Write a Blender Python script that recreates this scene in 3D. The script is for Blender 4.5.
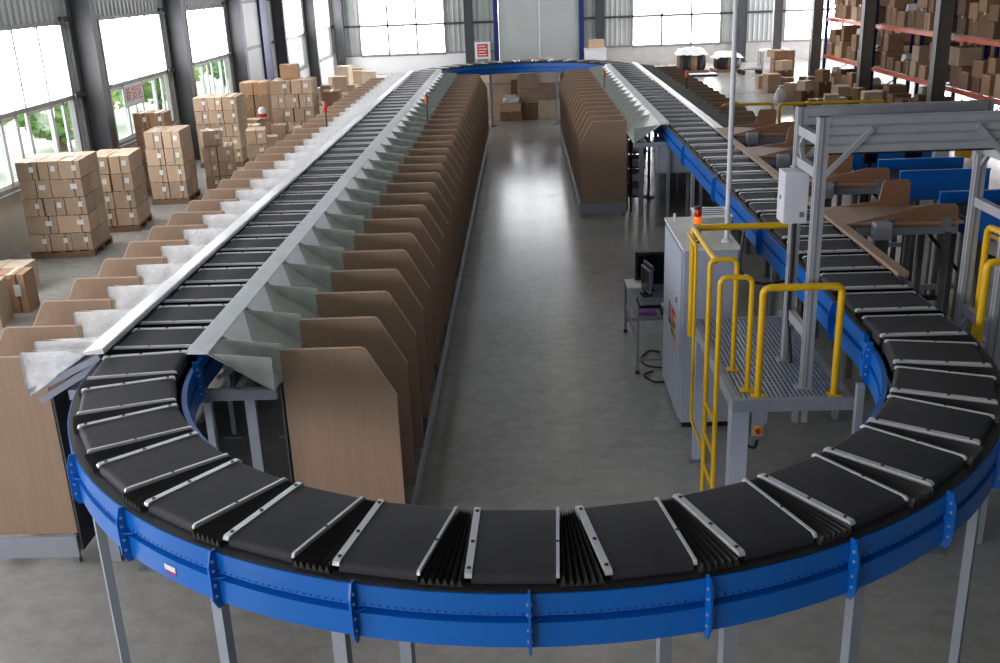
import bpy, math, random
from mathutils import Matrix, Vector
random.seed(7)
for o in list(bpy.data.objects): bpy.data.objects.remove(o, do_unlink=True)
SC = bpy.context.scene
COL = SC.collection
PI = math.pi

# ------------------------------------------------------------------ camera
cd = bpy.data.cameras.new('camera'); cam = bpy.data.objects.new('camera', cd); COL.objects.link(cam)
cd.sensor_width = 36.0; cd.lens = 36.025; cd.clip_end = 300; cd.clip_start = 0.05
def cam_axes():
    f = 1000.7
    y = Vector((521-500, -25.2-331.5, f)).normalized()
    d = Vector((608-500, 3121-331.5, f)).normalized()
    d = (d - y*d.dot(y)).normalized()
    x = y.cross(-d)
    R = Matrix((x, y, -d)).transposed()          # world axes in camera space
    right, down, fwd = Vector(R[0]), Vector(R[1]), Vector(R[2])
    return Matrix((right, -down, -fwd)).transposed()
cam.matrix_world = Matrix.Translation((0, 0, 4.4)) @ cam_axes().to_4x4()
SC.camera = cam

# ------------------------------------------------------------------ world, exposure
W = bpy.data.worlds.new('overcast'); SC.world = W; W.use_nodes = True
bg = W.node_tree.nodes['Background']; bg.inputs[0].default_value = (0.93, 0.97, 1.0, 1); bg.inputs[1].default_value = 4.0
SC.view_settings.view_transform = 'Standard'; SC.view_settings.look = 'None'
SC.view_settings.gamma = 1.0; SC.view_settings.use_curve_mapping = False
SC.view_settings.exposure = 0.68
WINDOW_GLOW = 10.0
FILL_GLOW = 2.0  # strength of the roof sheets added as fill light
LAMP_GLOW = 8.0

# ------------------------------------------------------------------ materials
def s2l(c):
    c = c/255.0
    return c/12.92 if c <= 0.04045 else ((c+0.055)/1.055)**2.4
def rgb(r, g, b): return (s2l(r), s2l(g), s2l(b), 1)
MATS = {}
def mat(name, col, rough=0.6, metal=0.0, var=0.12, scale=6.0, stretch=(1, 1, 1), bump=0.0, bscale=None, emit=0.0,
        alpha=1.0, rnd=0.0, coat=0.0, spec=0.5, trans=0.0):
    m = bpy.data.materials.new(name); m.use_nodes = True; nt = m.node_tree; N = nt.nodes; L = nt.links
    b = N['Principled BSDF']
    tc = N.new('ShaderNodeTexCoord'); mp = N.new('ShaderNodeMapping'); mp.inputs['Scale'].default_value = stretch
    L.new(tc.outputs['Object'], mp.inputs['Vector'])
    nz = N.new('ShaderNodeTexNoise'); nz.inputs['Scale'].default_value = scale; nz.inputs['Detail'].default_value = 4
    L.new(mp.outputs['Vector'], nz.inputs['Vector'])
    mr = N.new('ShaderNodeMapRange'); mr.inputs[1].default_value = 0.3; mr.inputs[2].default_value = 0.7
    mr.inputs[3].default_value = 1-var; mr.inputs[4].default_value = 1+var
    L.new(nz.outputs['Fac'], mr.inputs[0])
    v = mr.outputs[0]
    if rnd > 0:
        oi = N.new('ShaderNodeObjectInfo'); m2 = N.new('ShaderNodeMapRange')
        m2.inputs[3].default_value = 1-rnd; m2.inputs[4].default_value = 1+rnd
        L.new(oi.outputs['Random'], m2.inputs[0])
        mu = N.new('ShaderNodeMath'); mu.operation = 'MULTIPLY'; L.new(v, mu.inputs[0]); L.new(m2.outputs[0], mu.inputs[1]); v = mu.outputs[0]
    hs = N.new('ShaderNodeHueSaturation'); hs.inputs['Color'].default_value = col; L.new(v, hs.inputs['Value'])
    L.new(hs.outputs['Color'], b.inputs['Base Color'])
    b.inputs['Roughness'].default_value = rough; b.inputs['Metallic'].default_value = metal
    b.inputs['Specular IOR Level'].default_value = spec
    b.inputs['Coat Weight'].default_value = coat
    if trans: b.inputs['Transmission Weight'].default_value = trans
    if alpha < 1: b.inputs['Alpha'].default_value = alpha
    if emit > 0:
        L.new(hs.outputs['Color'], b.inputs['Emission Color']); b.inputs['Emission Strength'].default_value = emit
    if bump > 0:
        n2 = N.new('ShaderNodeTexNoise'); n2.inputs['Scale'].default_value = bscale or scale*4; n2.inputs['Detail'].default_value = 3
        L.new(mp.outputs['Vector'], n2.inputs['Vector'])
        bp = N.new('ShaderNodeBump'); bp.inputs['Strength'].default_value = bump; bp.inputs['Distance'].default_value = 0.02
        L.new(n2.outputs['Fac'], bp.inputs['Height']); L.new(bp.outputs['Normal'], b.inputs['Normal'])
    MATS[name] = m
    return m
mat('belt', rgb(54, 54, 57), 0.62, spec=0.25, var=0.12, scale=3, bump=0.05, bscale=220, rnd=0.10)
mat('black', rgb(22, 22, 24), 0.5, var=0.1)
mat('black_matte', rgb(20, 20, 21), 0.85, var=0.1, spec=0.1)
mat('bellows', rgb(52, 50, 49), 0.45, var=0.15)
mat('alu', rgb(214, 218, 222), 0.32, metal=0.35, var=0.06, scale=8)
mat('alu_dull', rgb(176, 180, 186), 0.45, metal=0.35, var=0.05)
mat('blue', rgb(0, 103, 194), 0.33, var=0.06, scale=2, spec=0.6)
mat('blue_dark', rgb(10, 45, 130), 0.45, var=0.06)
mat('navy', rgb(18, 36, 108), 0.5, var=0.08)
mat('grey_paint', rgb(150, 156, 166), 0.45, var=0.05)
mat('grey_steel', rgb(128, 133, 140), 0.45, metal=0.2, var=0.06)
mat('white_metal', rgb(234, 238, 240), 0.34, metal=0.05, var=0.05)
mat('galv', rgb(180, 188, 180), 0.36, metal=0.25, var=0.14, scale=9)
mat('film', rgb(244, 246, 247), 0.3, var=0.08, scale=14, bump=0.6, bscale=26, alpha=0.74)
mat('wood_brown', rgb(160, 133, 110), 0.5, var=0.07, scale=7, stretch=(9, 9, 0.35), rnd=0.03)
mat('wood_edge', rgb(206, 180, 156), 0.5, var=0.05)
mat('tan_board', rgb(168, 138, 112), 0.5, var=0.08, scale=5, stretch=(1, 6, 6))
mat('infeed_board', rgb(142, 104, 78), 0.45, var=0.07, scale=5, stretch=(1, 6, 6))
mat('card', rgb(188, 162, 136), 0.8, var=0.08, scale=3, rnd=0.16)
mat('card_dark', rgb(158, 124, 96), 0.8, var=0.10, scale=3, rnd=0.2)
mat('card_pale', rgb(220, 202, 176), 0.8, var=0.08, scale=3, rnd=0.12)
mat('card_deep', rgb(122, 94, 70), 0.8, var=0.10, scale=3, rnd=0.25)
mat('transom', rgb(246, 248, 250), 0.6, var=0.02, scale=0.6, emit=4.0)
mat('tape', rgb(196, 170, 128), 0.3, var=0.05)
mat('strap', rgb(40, 46, 70), 0.4, var=0.05)
mat('paper', rgb(228, 228, 226), 0.7, var=0.03)
mat('pallet_wood', rgb(128, 100, 74), 0.8, var=0.2, scale=4, stretch=(1, 8, 8))
mat('yellow', rgb(228, 180, 10), 0.35, var=0.05)
mat('orange', rgb(206, 72, 24), 0.45, var=0.06)
mat('red', rgb(190, 34, 34), 0.4, var=0.05)
mat('red_lens', rgb(200, 20, 20), 0.25, var=0.02)
mat('amber_lens', rgb(255, 120, 20), 0.25, var=0.02, emit=0.35)
mat('amber_dull', rgb(196, 84, 24), 0.3, var=0.02)
mat('green_lens', rgb(20, 60, 56), 0.25, var=0.02)
mat('green', rgb(20, 130, 86), 0.5, var=0.02)
mat('magenta', rgb(150, 60, 130), 0.5, var=0.05)
mat('violet', rgb(110, 60, 120), 0.5, var=0.05)
mat('cabinet', rgb(176, 184, 200), 0.4, var=0.03)
mat('cabinet_top', rgb(226, 224, 218), 0.5, var=0.03)
mat('box_white', rgb(214, 218, 226), 0.4, var=0.02)
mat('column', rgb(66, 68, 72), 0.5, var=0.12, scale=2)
mat('column_right', rgb(98, 98, 94), 0.5, var=0.1, scale=2)
mat('sheet_wall', rgb(178, 184, 182), 0.5, var=0.06, scale=1.5)
mat('plaster', rgb(196, 196, 190), 0.8, var=0.05, scale=2)
mat('plaster_white', rgb(236, 236, 238), 0.8, var=0.03, scale=2)
mat('brick_grey', rgb(186, 184, 180), 0.8, var=0.08, scale=4)
mat('door', rgb(180, 185, 184), 0.5, var=0.03, scale=1)
mat('roof', rgb(150, 154, 158), 0.7, var=0.05, scale=1)
mat('frame', rgb(134, 134, 132), 0.5, var=0.05)
mat('frame_white', rgb(222, 226, 228), 0.5, var=0.04)
mat('sheet_light', rgb(250, 246, 250), 0.6, var=0.02, scale=0.6, emit=WINDOW_GLOW)
mat('fill_light', rgb(240, 246, 250), 0.6, var=0.02, scale=0.6, emit=FILL_GLOW)  # glow of the added roof sheets
mat('lamp', rgb(255, 240, 214), 0.5, var=0.01, emit=LAMP_GLOW)
mat('leaf', rgb(92, 128, 62), 0.7, var=0.35, scale=3)
mat('leaf_pale', rgb(130, 156, 84), 0.7, var=0.3, scale=3)
mat('bark', rgb(84, 68, 52), 0.9, var=0.2)
mat('outdoor', rgb(150, 152, 140), 0.9, var=0.1, scale=0.5)
mat('deck', rgb(186, 176, 152), 0.6, var=0.08, scale=3)
mat('sack', rgb(226, 226, 228), 0.7, var=0.1, scale=5, bump=0.4, bscale=8)
mat('grate', rgb(168, 174, 182), 0.4, metal=0.4, var=0.05)
mat('cable', rgb(16, 16, 18), 0.45, var=0.02)
mat('screen', rgb(10, 11, 14), 0.15, var=0.02)

def floor_material():
    m = bpy.data.materials.new('concrete'); m.use_nodes = True; nt = m.node_tree; N = nt.nodes; L = nt.links
    b = N['Principled BSDF']; tc = N.new('ShaderNodeTexCoord')
    n1 = N.new('ShaderNodeTexNoise'); n1.inputs['Scale'].default_value = 0.35; n1.inputs['Detail'].default_value = 6; n1.inputs['Roughness'].default_value = 0.65
    mp = N.new('ShaderNodeMapping'); mp.inputs['Scale'].default_value = (1.0, 1.4, 1)
    n2 = N.new('ShaderNodeTexNoise'); n2.inputs['Scale'].default_value = 5; n2.inputs['Detail'].default_value = 8; n2.inputs['Roughness'].default_value = 0.7
    L.new(tc.outputs['Object'], n1.inputs['Vector']); L.new(tc.outputs['Object'], mp.inputs['Vector']); L.new(mp.outputs['Vector'], n2.inputs['Vector'])
    ad = N.new('ShaderNodeMath'); ad.operation = 'ADD'; L.new(n1.outputs['Fac'], ad.inputs[0]); L.new(n2.outputs['Fac'], ad.inputs[1])
    cr = N.new('ShaderNodeValToRGB'); e = cr.color_ramp.elements
    e[0].position = 0.55; e[0].color = rgb(139, 138, 133); e[1].position = 0.95; e[1].color = rgb(172, 170, 165)
    hf = N.new('ShaderNodeMath'); hf.operation = 'MULTIPLY'; hf.inputs[1].default_value = 0.75; L.new(ad.outputs[0], hf.inputs[0])
    L.new(hf.outputs[0], cr.inputs['Fac']); L.new(cr.outputs['Color'], b.inputs['Base Color'])
    mr = N.new('ShaderNodeMapRange'); mr.inputs[1].default_value = 0.3; mr.inputs[2].default_value = 0.7; mr.inputs[3].default_value = 0.15; mr.inputs[4].default_value = 0.25
    L.new(n2.outputs['Fac'], mr.inputs[0]); L.new(mr.outputs[0], b.inputs['Roughness'])
    mp3 = N.new('ShaderNodeMapping'); mp3.inputs['Scale'].default_value = (1.6, 9.0, 1); L.new(tc.outputs['Object'], mp3.inputs['Vector'])
    n3 = N.new('ShaderNodeTexNoise'); n3.inputs['Scale'].default_value = 1.3; n3.inputs['Detail'].default_value = 2; L.new(mp3.outputs['Vector'], n3.inputs['Vector'])
    bp = N.new('ShaderNodeBump'); bp.inputs['Strength'].default_value = 0.11; bp.inputs['Distance'].default_value = 0.02
    L.new(n3.outputs['Fac'], bp.inputs['Height']); L.new(bp.outputs['Normal'], b.inputs['Normal'])
    b.inputs['Specular IOR Level'].default_value = 0.5
    MATS['concrete'] = m
floor_material()
def glass_material():
    m = bpy.data.materials.new('glass'); m.use_nodes = True; nt = m.node_tree; N = nt.nodes; L = nt.links
    out = N['Material Output']; N.remove(N['Principled BSDF'])
    t = N.new('ShaderNodeBsdfTransparent'); t.inputs[0].default_value = (0.93, 0.97, 0.96, 1)
    g = N.new('ShaderNodeBsdfGlossy'); g.inputs['Roughness'].default_value = 0.05
    mx = N.new('ShaderNodeMixShader'); mx.inputs[0].default_value = 0.07
    L.new(t.outputs[0], mx.inputs[1]); L.new(g.outputs[0], mx.inputs[2]); L.new(mx.outputs[0], out.inputs['Surface'])
    MATS['glass'] = m
glass_material()

# ------------------------------------------------------------------ mesh builder
class MB:
    def __init__(s): s.v = []; s.f = []
    def poly(s, pts):
        n = len(s.v); s.v += [tuple(p) for p in pts]; s.f.append(tuple(range(n, n+len(pts)))); return s
    def hexa(s, a):                       # 8 corners: bottom loop 0-3, top loop 4-7
        n = len(s.v); s.v += [tuple(p) for p in a]
        s.f += [(n+3, n+2, n+1, n), (n+4, n+5, n+6, n+7), (n, n+1, n+5, n+4), (n+1, n+2, n+6, n+5), (n+2, n+3, n+7, n+6), (n+3, n, n+4, n+7)]
        return s
    def box(s, x0, x1, y0, y1, z0, z1):
        x0, x1 = min(x0, x1), max(x0, x1); y0, y1 = min(y0, y1), max(y0, y1); z0, z1 = min(z0, z1), max(z0, z1)
        return s.hexa([(x0, y0, z0), (x1, y0, z0), (x1, y1, z0), (x0, y1, z0), (x0, y0, z1), (x1, y0, z1), (x1, y1, z1), (x0, y1, z1)])
    def bar(s, p, q, w, h, up=(0, 0, 1)):
        p = Vector(p); q = Vector(q); d = (q-p).normalized(); up = Vector(up)
        if abs(d.dot(up)) > 0.98: up = Vector((0, 1, 0))
        a = d.cross(up).normalized()*(w/2); b = a.cross(d).normalized()*(h/2)
        return s.hexa([p-a-b, p+a-b, q+a-b, q-a-b, p-a+b, p+a+b, q+a+b, q-a+b])
    def prism(s, pts, off):
        """pts: planar loop of 3D points, extruded by off"""
        n = len(s.v); k = len(pts); off = Vector(off)
        s.v += [tuple(p) for p in pts] + [tuple(Vector(p)+off) for p in pts]
        s.f.append(tuple(range(n+k-1, n-1, -1))); s.f.append(tuple(range(n+k, n+2*k)))
        for i in range(k):
            j = (i+1) % k; s.f.append((n+i, n+j, n+k+j, n+k+i))
        return s
    def tube(s, pts, r, n=10, r2=None):
        P = [Vector(p) for p in pts]; m = len(P); base = len(s.v)
        prev = None
        for i, p in enumerate(P):
            if i == 0: t = (P[1]-P[0]).normalized()
            elif i == m-1: t = (P[-1]-P[-2]).normalized()
            else: t = ((P[i]-P[i-1]).normalized()+(P[i+1]-P[i]).normalized()).normalized()
            if prev is None:
                a = t.orthogonal().normalized()
            else:
                a = (prev - t*prev.dot(t)); a = a.normalized() if a.length > 1e-6 else t.orthogonal().normalized()
            prev = a; b = t.cross(a)
            rr = r if r2 is None else r+(r2-r)*i/(m-1)
            for k in range(n):
                an = 2*PI*k/n; s.v.append(tuple(p+a*(rr*math.cos(an))+b*(rr*math.sin(an))))
        for i in range(m-1):
            for k in range(n):
                k2 = (k+1) % n
                s.f.append((base+i*n+k, base+i*n+k2, base+(i+1)*n+k2, base+(i+1)*n+k))
        s.f.append(tuple(base+k for k in range(n-1, -1, -1))); s.f.append(tuple(base+(m-1)*n+k for k in range(n)))
        return s
    def lathe(s, prof, c=(0, 0, 0), n=14):
        base = len(s.v); m = len(prof)
        for r, z in prof:
            for k in range(n):
                an = 2*PI*k/n; s.v.append((c[0]+r*math.cos(an), c[1]+r*math.sin(an), c[2]+z))
        for i in range(m-1):
            for k in range(n):
                k2 = (k+1) % n
                s.f.append((base+i*n+k, base+i*n+k2, base+(i+1)*n+k2, base+(i+1)*n+k))
        s.f.append(tuple(base+k for k in range(n-1, -1, -1))); s.f.append(tuple(base+(m-1)*n+k for k in range(n)))
        return s
    def sweep(s, prof, path):
        """prof: closed list of (u,z); path: list of (origin xy, outward xy) ; u along outward"""
        base = len(s.v); k = len(prof)
        for (ox, oy), (nx, ny) in path:
            for u, z in prof: s.v.append((ox+nx*u, oy+ny*u, z))
        for i in range(len(path)-1):
            for j in range(k):
                j2 = (j+1) % k
                s.f.append((base+i*k+j, base+(i+1)*k+j, base+(i+1)*k+j2, base+i*k+j2))
        s.f.append(tuple(base+j for j in range(k))); s.f.append(tuple(base+(len(path)-1)*k+j for j in range(k-1, -1, -1)))
        return s
    def mesh(s, name, m, smooth=False):
        me = bpy.data.meshes.new(name); me.from_pydata(s.v, [], s.f)
        if m: me.materials.append(MATS[m])
        if smooth:
            me.polygons.foreach_set('use_smooth', [True]*len(me.polygons))
            try: me.set_sharp_from_angle(angle=math.radians(40))
            except Exception: pass
        me.update(); return me
    def build(s, name, m, parent=None, smooth=False):
        return link(name, s.mesh(name, m, smooth), parent)
def link(name, data, parent=None, loc=None, rotz=None, scale=None):
    o = bpy.data.objects.new(name, data); COL.objects.link(o)
    if parent is not None: o.parent = parent
    if loc is not None: o.location = loc
    if rotz is not None: o.rotation_euler = (0, 0, rotz)
    if scale is not None: o.scale = scale
    return o
def tag(o, label=None, cat=None, group=None, kind=None):
    if label: o['label'] = label
    if cat: o['category'] = cat
    if group: o['group'] = group
    if kind: o['kind'] = kind
    return o
def thing(name, label, cat, loc=(0, 0, 0), rotz=0, group=None):
    return tag(link(name, None, None, loc, rotz), label, cat, group)
def struct(o): o['kind'] = 'structure'; return o
ORD = ['first', 'second', 'third', 'fourth', 'fifth', 'sixth', 'seventh', 'eighth', 'ninth', 'tenth', 'eleventh', 'twelfth', 'thirteenth',
       'fourteenth', 'fifteenth', 'sixteenth', 'seventeenth', 'eighteenth', 'nineteenth']
def ordinal(n):                                            # n from 0
    n += 1
    if n < 20: return ORD[n-1]
    tens = {20: 'twenti', 30: 'thirti', 40: 'forti', 50: 'fifti'}; t = n//10*10; u = n % 10
    return tens[t]+'eth' if u == 0 else {20: 'twenty', 30: 'thirty', 40: 'forty', 50: 'fifty'}[t]+'-'+ORD[u-1]

# ------------------------------------------------------------------ building shell
XL, XR, YB, YF, ZR = -9.3, 20.0, 51.0, -9.0, 8.6
struct(MB().box(XL-0.3, XR+0.3, YF-0.3, YB+0.3, -0.2, 0).build('floor', 'concrete'))
ce = MB(); fill_y = [(-6+6*k, -1.6+6*k) for k in range(9)]; fill_x = [(-6.9, -5.3)]  # roof openings for the added fill light sheets
xs = [XL-0.3]+[e for p in fill_x for e in p]+[XR+0.3]
for i in range(len(xs)-1):
    if i % 2 == 0: ce.box(xs[i], xs[i+1], YF-0.3, YB+0.3, ZR, ZR+0.15)
    else:
        ys_ = [YF-0.3]+[e for p in fill_y for e in p]+[YB+0.3]
        for k in range(0, len(ys_), 2): ce.box(xs[i], xs[i+1], ys_[k], ys_[k+1], ZR, ZR+0.15)
ce = struct(ce.build('ceiling', 'roof'))
for x0, x1 in fill_x:
    for y0, y1 in fill_y: MB().box(x0, x1, y0, y1, ZR+0.05, ZR+0.07).build('fill_light_sheet', 'fill_light', ce)  # unseen glowing roof sheets, added to brighten and flatten the hall light
for k in range(4): MB().box(7.5, 10.5, 36.5+3*k, 39.3+3*k, ZR-0.03, ZR-0.01).build('fill_light_sheet', 'transom', ce)  # more unseen glowing sheets, added to brighten the back right floor
struct(MB().box(XL-90, XL-0.3, -60, 110, -0.5, -0.25).box(XL-0.3, XR+60, YB+0.3, 110, -0.5, -0.25).build('ground_outside', 'outdoor'))
def corr_y(mb, x, y0, y1, z0, z1, s=1, pitch=0.24, d=0.035):
    """ribbed sheet in the plane x, ribs toward s"""
    n = max(1, int(round((y1-y0)/pitch))); p = (y1-y0)/n
    pr = []
    for i in range(n):
        a = y0+i*p; pr += [(a, 0), (a+p*0.55, 0), (a+p*0.68, d), (a+p*0.87, d)]
    pr.append((y1, 0))
    for (a, u), (b, w) in zip(pr, pr[1:]): mb.poly([(x+s*u, a, z0), (x+s*w, b, z0), (x+s*w, b, z1), (x+s*u, a, z1)])
def corr_x(mb, y, x0, x1, z0, z1, s=-1, pitch=0.24, d=0.035):
    n = max(1, int(round((x1-x0)/pitch))); p = (x1-x0)/n
    pr = []
    for i in range(n):
        a = x0+i*p; pr += [(a, 0), (a+p*0.55, 0), (a+p*0.68, d), (a+p*0.87, d)]
    pr.append((x1, 0))
    for (a, u), (b, w) in zip(pr, pr[1:]): mb.poly([(a, y+s*u, z0), (b, y+s*w, z0), (b, y+s*w, z1), (a, y+s*u, z1)])

COLY = [-8.0+6*k for k in range(5)] + [21.4, 27.15, 32.85, 38.7, 44.5]   # column lines on the left wall
COLY[4] = 15.6
ZS, ZM, ZT = 1.08, 2.37, 3.83                                               # sill, mullion, top of the windows
wins_left = [(-7.2, -3.3), (-1.2, 2.7), (4.75, 8.65), (10.75, 14.65), (16.75, 20.78), (22.68, 26.58), (28.72, 32.4), (40.62, 43.9), (46.75, 50.1)]
wl = MB(); bl = MB(); edges = [YF]+[e for w in wins_left for e in w]+[YB]
for i in range(0, len(edges), 2):
    a, b = edges[i], edges[i+1]
    if a == 32.4:                                                          # the bay with the tall sliding panel
        corr_y(wl, XL, a, 34.3, ZS, ZT); corr_y(wl, XL, 38.6, b, ZS, ZT)
    else: corr_y(wl, XL, a, b, ZS, ZT)
corr_y(wl, XL, YF, YB, ZT, ZR)
struct(wl.build('wall_left', 'sheet_wall'))
for a, b in ((YF, 34.3), (38.6, YB)):
    struct(MB().box(XL-0.16, XL+0.05, a, b, 0, ZS).build('baseboard_left', 'plaster_white' if a > 30 else 'plaster'))
# horizontal rails on the left wall
for i, z in enumerate((ZM+0.02, ZT+0.06)):
    for k in range(0, len(edges), 2):
        struct(MB().box(XL+0.02, XL+0.12, edges[k], edges[k+1], z-0.05, z+0.05).build('trim_1', 'column'))
def window_y(n, y0, y1, near=True):
    w = struct(link('window_%d' % n, None))
    fr = MB()
    for z in (ZS, ZM, ZT): fr.box(XL-0.06, XL+0.06, y0, y1, z-0.04, z+0.04)
    for y in (y0, y1): fr.box(XL-0.06, XL+0.06, y-0.04, y+0.04, ZS, ZT)
    fr.build('window_frame', 'frame', w)
    MB().box(XL-0.12, XL+0.14, y0-0.1, y1+0.1, ZS-0.08, ZS-0.02).build('window_sill', 'frame', w)
    # ribbed translucent daylight sheets in the upper half
    k = 4; p = (y1-y0)/k
    for i in range(k):
        sh = MB(); corr_y(sh, XL-0.03, y0+i*p+0.012, y0+(i+1)*p-0.012, ZM+0.04, ZT-0.04, 1, p/2, 0.02)
        sh.build('daylight_sheet', 'sheet_light', w)
        MB().box(XL-0.05, XL+0.03, y0+(i+1)*p-0.03, y0+(i+1)*p+0.03, ZM, ZT).build('glazing_bar', 'frame', w)
    # sliding sashes in the lower half, some slid open
    q = (y1-y0)/4
    for i in range(4):
        a = y0+i*q; b = a+q*(0.62 if i % 2 else 1.0)
        sash = MB(); xx = XL-0.02 if i % 2 else XL+0.01
        for yy in (a, b): sash.box(xx-0.02, xx+0.02, yy-0.05, yy+0.05, ZS+0.04, ZM-0.04)
        for zz in (ZS+0.07, ZM-0.07): sash.box(xx-0.02, xx+0.02, a, b, zz-0.04, zz+0.04)
        so = sash.build('sash', 'frame_white', w)
        MB().box(xx-0.004, xx+0.004, a+0.05, b-0.05, ZS+0.1, ZM-0.1).build('pane', 'glass', so)
for n, (a, b) in enumerate(wins_left): window_y(n+1, a, b)

# the sliding door bay on the left wall
d1 = struct(link('door_1', None))
MB().box(XL-0.02, XL+0.10, 34.3, 36.4, 0, 6.0).build('door_leaf', 'door', d1)
MB().box(XL-0.02, XL+0.06, 37.5, 38.6, 0, 6.0).build('door_leaf', 'door', d1)
MB().box(XL-0.02, XL+0.18, 36.4, 37.5, 0, 6.0).build('door_post', 'navy', d1)

# columns along the left wall: I-sections
def column(y, label, x=XL+0.28, m='column', w=0.28, dpt=0.42, top=ZR):
    c = thing('steel_column', label, 'column', (x, y, 0))
    MB().box(-dpt/2, -dpt/2+0.02, -w/2, w/2, 0, top).box(dpt/2-0.02, dpt/2, -w/2, w/2, 0, top).build('flange', m, c)
    MB().box(-dpt/2+0.02, dpt/2-0.02, -w/2+0.03, w/2-0.03, 0, top).build('web', m, c)
    MB().box(-dpt/2-0.08, dpt/2+0.08, -w/2-0.08, w/2+0.08, 0, 0.03).build('base_plate', m, c)
    return c
ln = ['dark steel wall column behind the camera, near left']*2
names_left = {10.0: 'dark steel column on the left wall nearest the camera', 15.6: 'dark steel column at the near edge of the first left window',
              21.4: 'dark steel column between the first and second left windows', 27.15: 'dark steel column between the sign window and the third left window',
              32.85: 'dark steel column between the third left window and the grey sliding panel', 38.7: 'dark steel column just beyond the blue door post on the left wall',
              44.5: 'dark steel column between the two farthest left windows'}
for y in COLY:
    if y in names_left: column(y, names_left[y])
column(50.5, 'dark steel column in the far left corner', XL+0.4)

# back wall
ZSB, ZMB = 0.9, 2.3
bw = [(-7.98, -3.78, 3), (5.33, 9.63, 3), (12.68, 16.9, 3)]
wb = MB()
corr_x(wb, YB, XL, -7.98, ZSB, ZT); corr_x(wb, YB, -3.78, -1.33, ZSB, ZT); corr_x(wb, YB, 2.95, 5.33, ZSB, ZT); corr_x(wb, YB, 9.63, 12.68, ZSB, ZT); corr_x(wb, YB, 16.9, XR, ZSB, ZT)
corr_x(wb, YB, XL, -1.33, ZT, ZR); corr_x(wb, YB, 2.95, XR, ZT, ZR); corr_x(wb, YB, -1.33, 2.95, 7.6, ZR); corr_x(wb, YB, -1.33, 2.95, 4.3, 4.8)
struct(wb.build('wall_back', 'sheet_wall'))
struct(MB().box(XL, -2.6, YB-0.05, YB+0.15, 0, ZSB).build('baseboard_back', 'plaster_white'))
struct(MB().box(-2.6, -1.33, YB-0.05, YB+0.15, 0, ZSB).box(2.95, XR, YB-0.05, YB+0.15, 0, ZSB).build('baseboard_back', 'brick_grey'))
for x0, x1 in ((XL, -7.98), (-3.78, -1.33), (2.95, 5.33), (9.63, 12.68)):
    struct(MB().box(x0, x1, YB-0.1, YB-0.02, ZMB-0.05, ZMB+0.05).build('trim_2', 'column'))
    struct(MB().box(x0, x1, YB-0.1, YB-0.02, ZSB-0.02, ZSB+0.05).build('trim_2', 'frame'))
def window_x(n, x0, x1, k, z0, zm, z1):
    w = struct(link('window_%d' % n, None)); p = (x1-x0)/k
    fr = MB()
    for z in (z0, z1)+((zm,) if zm else ()): fr.box(x0, x1, YB-0.08, YB+0.06, z-0.06, z+0.06)
    for x in (x0, x1): fr.box(x-0.06, x+0.06, YB-0.08, YB+0.06, z0, z1)
    fr.build('window_frame', 'frame', w)
    for i in range(k):
        a, b = x0+i*p, x0+(i+1)*p
        if i: MB().box(a-0.05, a+0.05, YB-0.08, YB+0.06, z0, z1).build('mullion', 'frame', w)
        if zm: MB().box(a+p/2-0.02, a+p/2+0.02, YB-0.05, YB+0.02, z0, zm).build('glazing_bar', 'frame', w)
        for zz0, zz1 in ((z0, zm), (zm, z1)) if zm else ((z0, z1),):
            MB().box(a+0.05, b-0.05, YB, YB+0.01, zz0+0.06, zz1-0.06).build('daylight_sheet', 'sheet_light' if zm else 'transom', w)
nw = len(wins_left)
for i, (a, b, k) in enumerate(bw): window_x(nw+1+i, a, b, k, ZSB, ZMB, ZT)
window_x(nw+4, -1.2, 2.85, 3, 4.85, None, 7.55)
d2 = struct(link('door_2', None))
for x0, x1 in ((-1.15, 0.80), (0.84, 2.80)): MB().box(x0, x1, YB-0.12, YB-0.04, 0.02, 4.3).build('door_leaf', 'door', d2)
MB().box(0.79, 0.85, YB-0.15, YB-0.02, 0.02, 4.3).build('door_strip', 'frame_white', d2)
for x in (-1.27, 2.88): MB().box(x-0.13, x+0.10, YB-0.22, YB, 0, 4.4).build('door_post', 'navy', d2)
for x, lb in ((-2.6, 'dark steel column on the back wall left of the big grey door'), (3.75, 'dark steel column on the back wall right of the big grey door'), (10.6, 'dark steel column on the back wall right of the right-hand window')):
    c = column(YB-0.25, lb, x)
rw = [(41.2, 45.2), (46.2, 50.2)]; wr = MB(); ex = [YF]+[e for p in rw for e in p]+[YB]
for k in range(0, len(ex), 2): wr.box(XR, XR+0.15, ex[k], ex[k+1], 0, ZR)
for a, b in rw: wr.box(XR, XR+0.15, a, b, 5.0, ZR)
struct(wr.build('wall_right', 'sheet_wall'))
for i, (a, b) in enumerate(rw):
    w = struct(link('window_%d' % (nw+6+i), None)); fr = MB()  # unseen glowing window, added to brighten the back right of the hall
    for z in (0.05, 2.5, 4.95): fr.box(XR-0.05, XR+0.1, a, b, z-0.05, z+0.05)
    for y in (a, (a+b)/2, b): fr.box(XR-0.05, XR+0.1, y-0.05, y+0.05, 0, 5.0)
    fr.build('window_frame', 'frame', w)
    for k in range(2):
        for z0, z1 in ((0.1, 2.45), (2.55, 4.9)): MB().box(XR+0.04, XR+0.06, a+0.05+k*(b-a)/2, a-0.05+(k+1)*(b-a)/2, z0, z1).build('daylight_sheet', 'sheet_light', w)
fw = [(-8.8, -6.6)]; wf = MB(); ex = [XL]+[e for p in fw for e in p]+[XR]
for k in range(0, len(ex), 2): wf.box(ex[k], ex[k+1], YF-0.15, YF, 0, ZR)
for a, b in fw: wf.box(a, b, YF-0.15, YF, 0, ZS); wf.box(a, b, YF-0.15, YF, 5.2, ZR)
struct(wf.build('wall_front', 'sheet_wall'))
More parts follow.
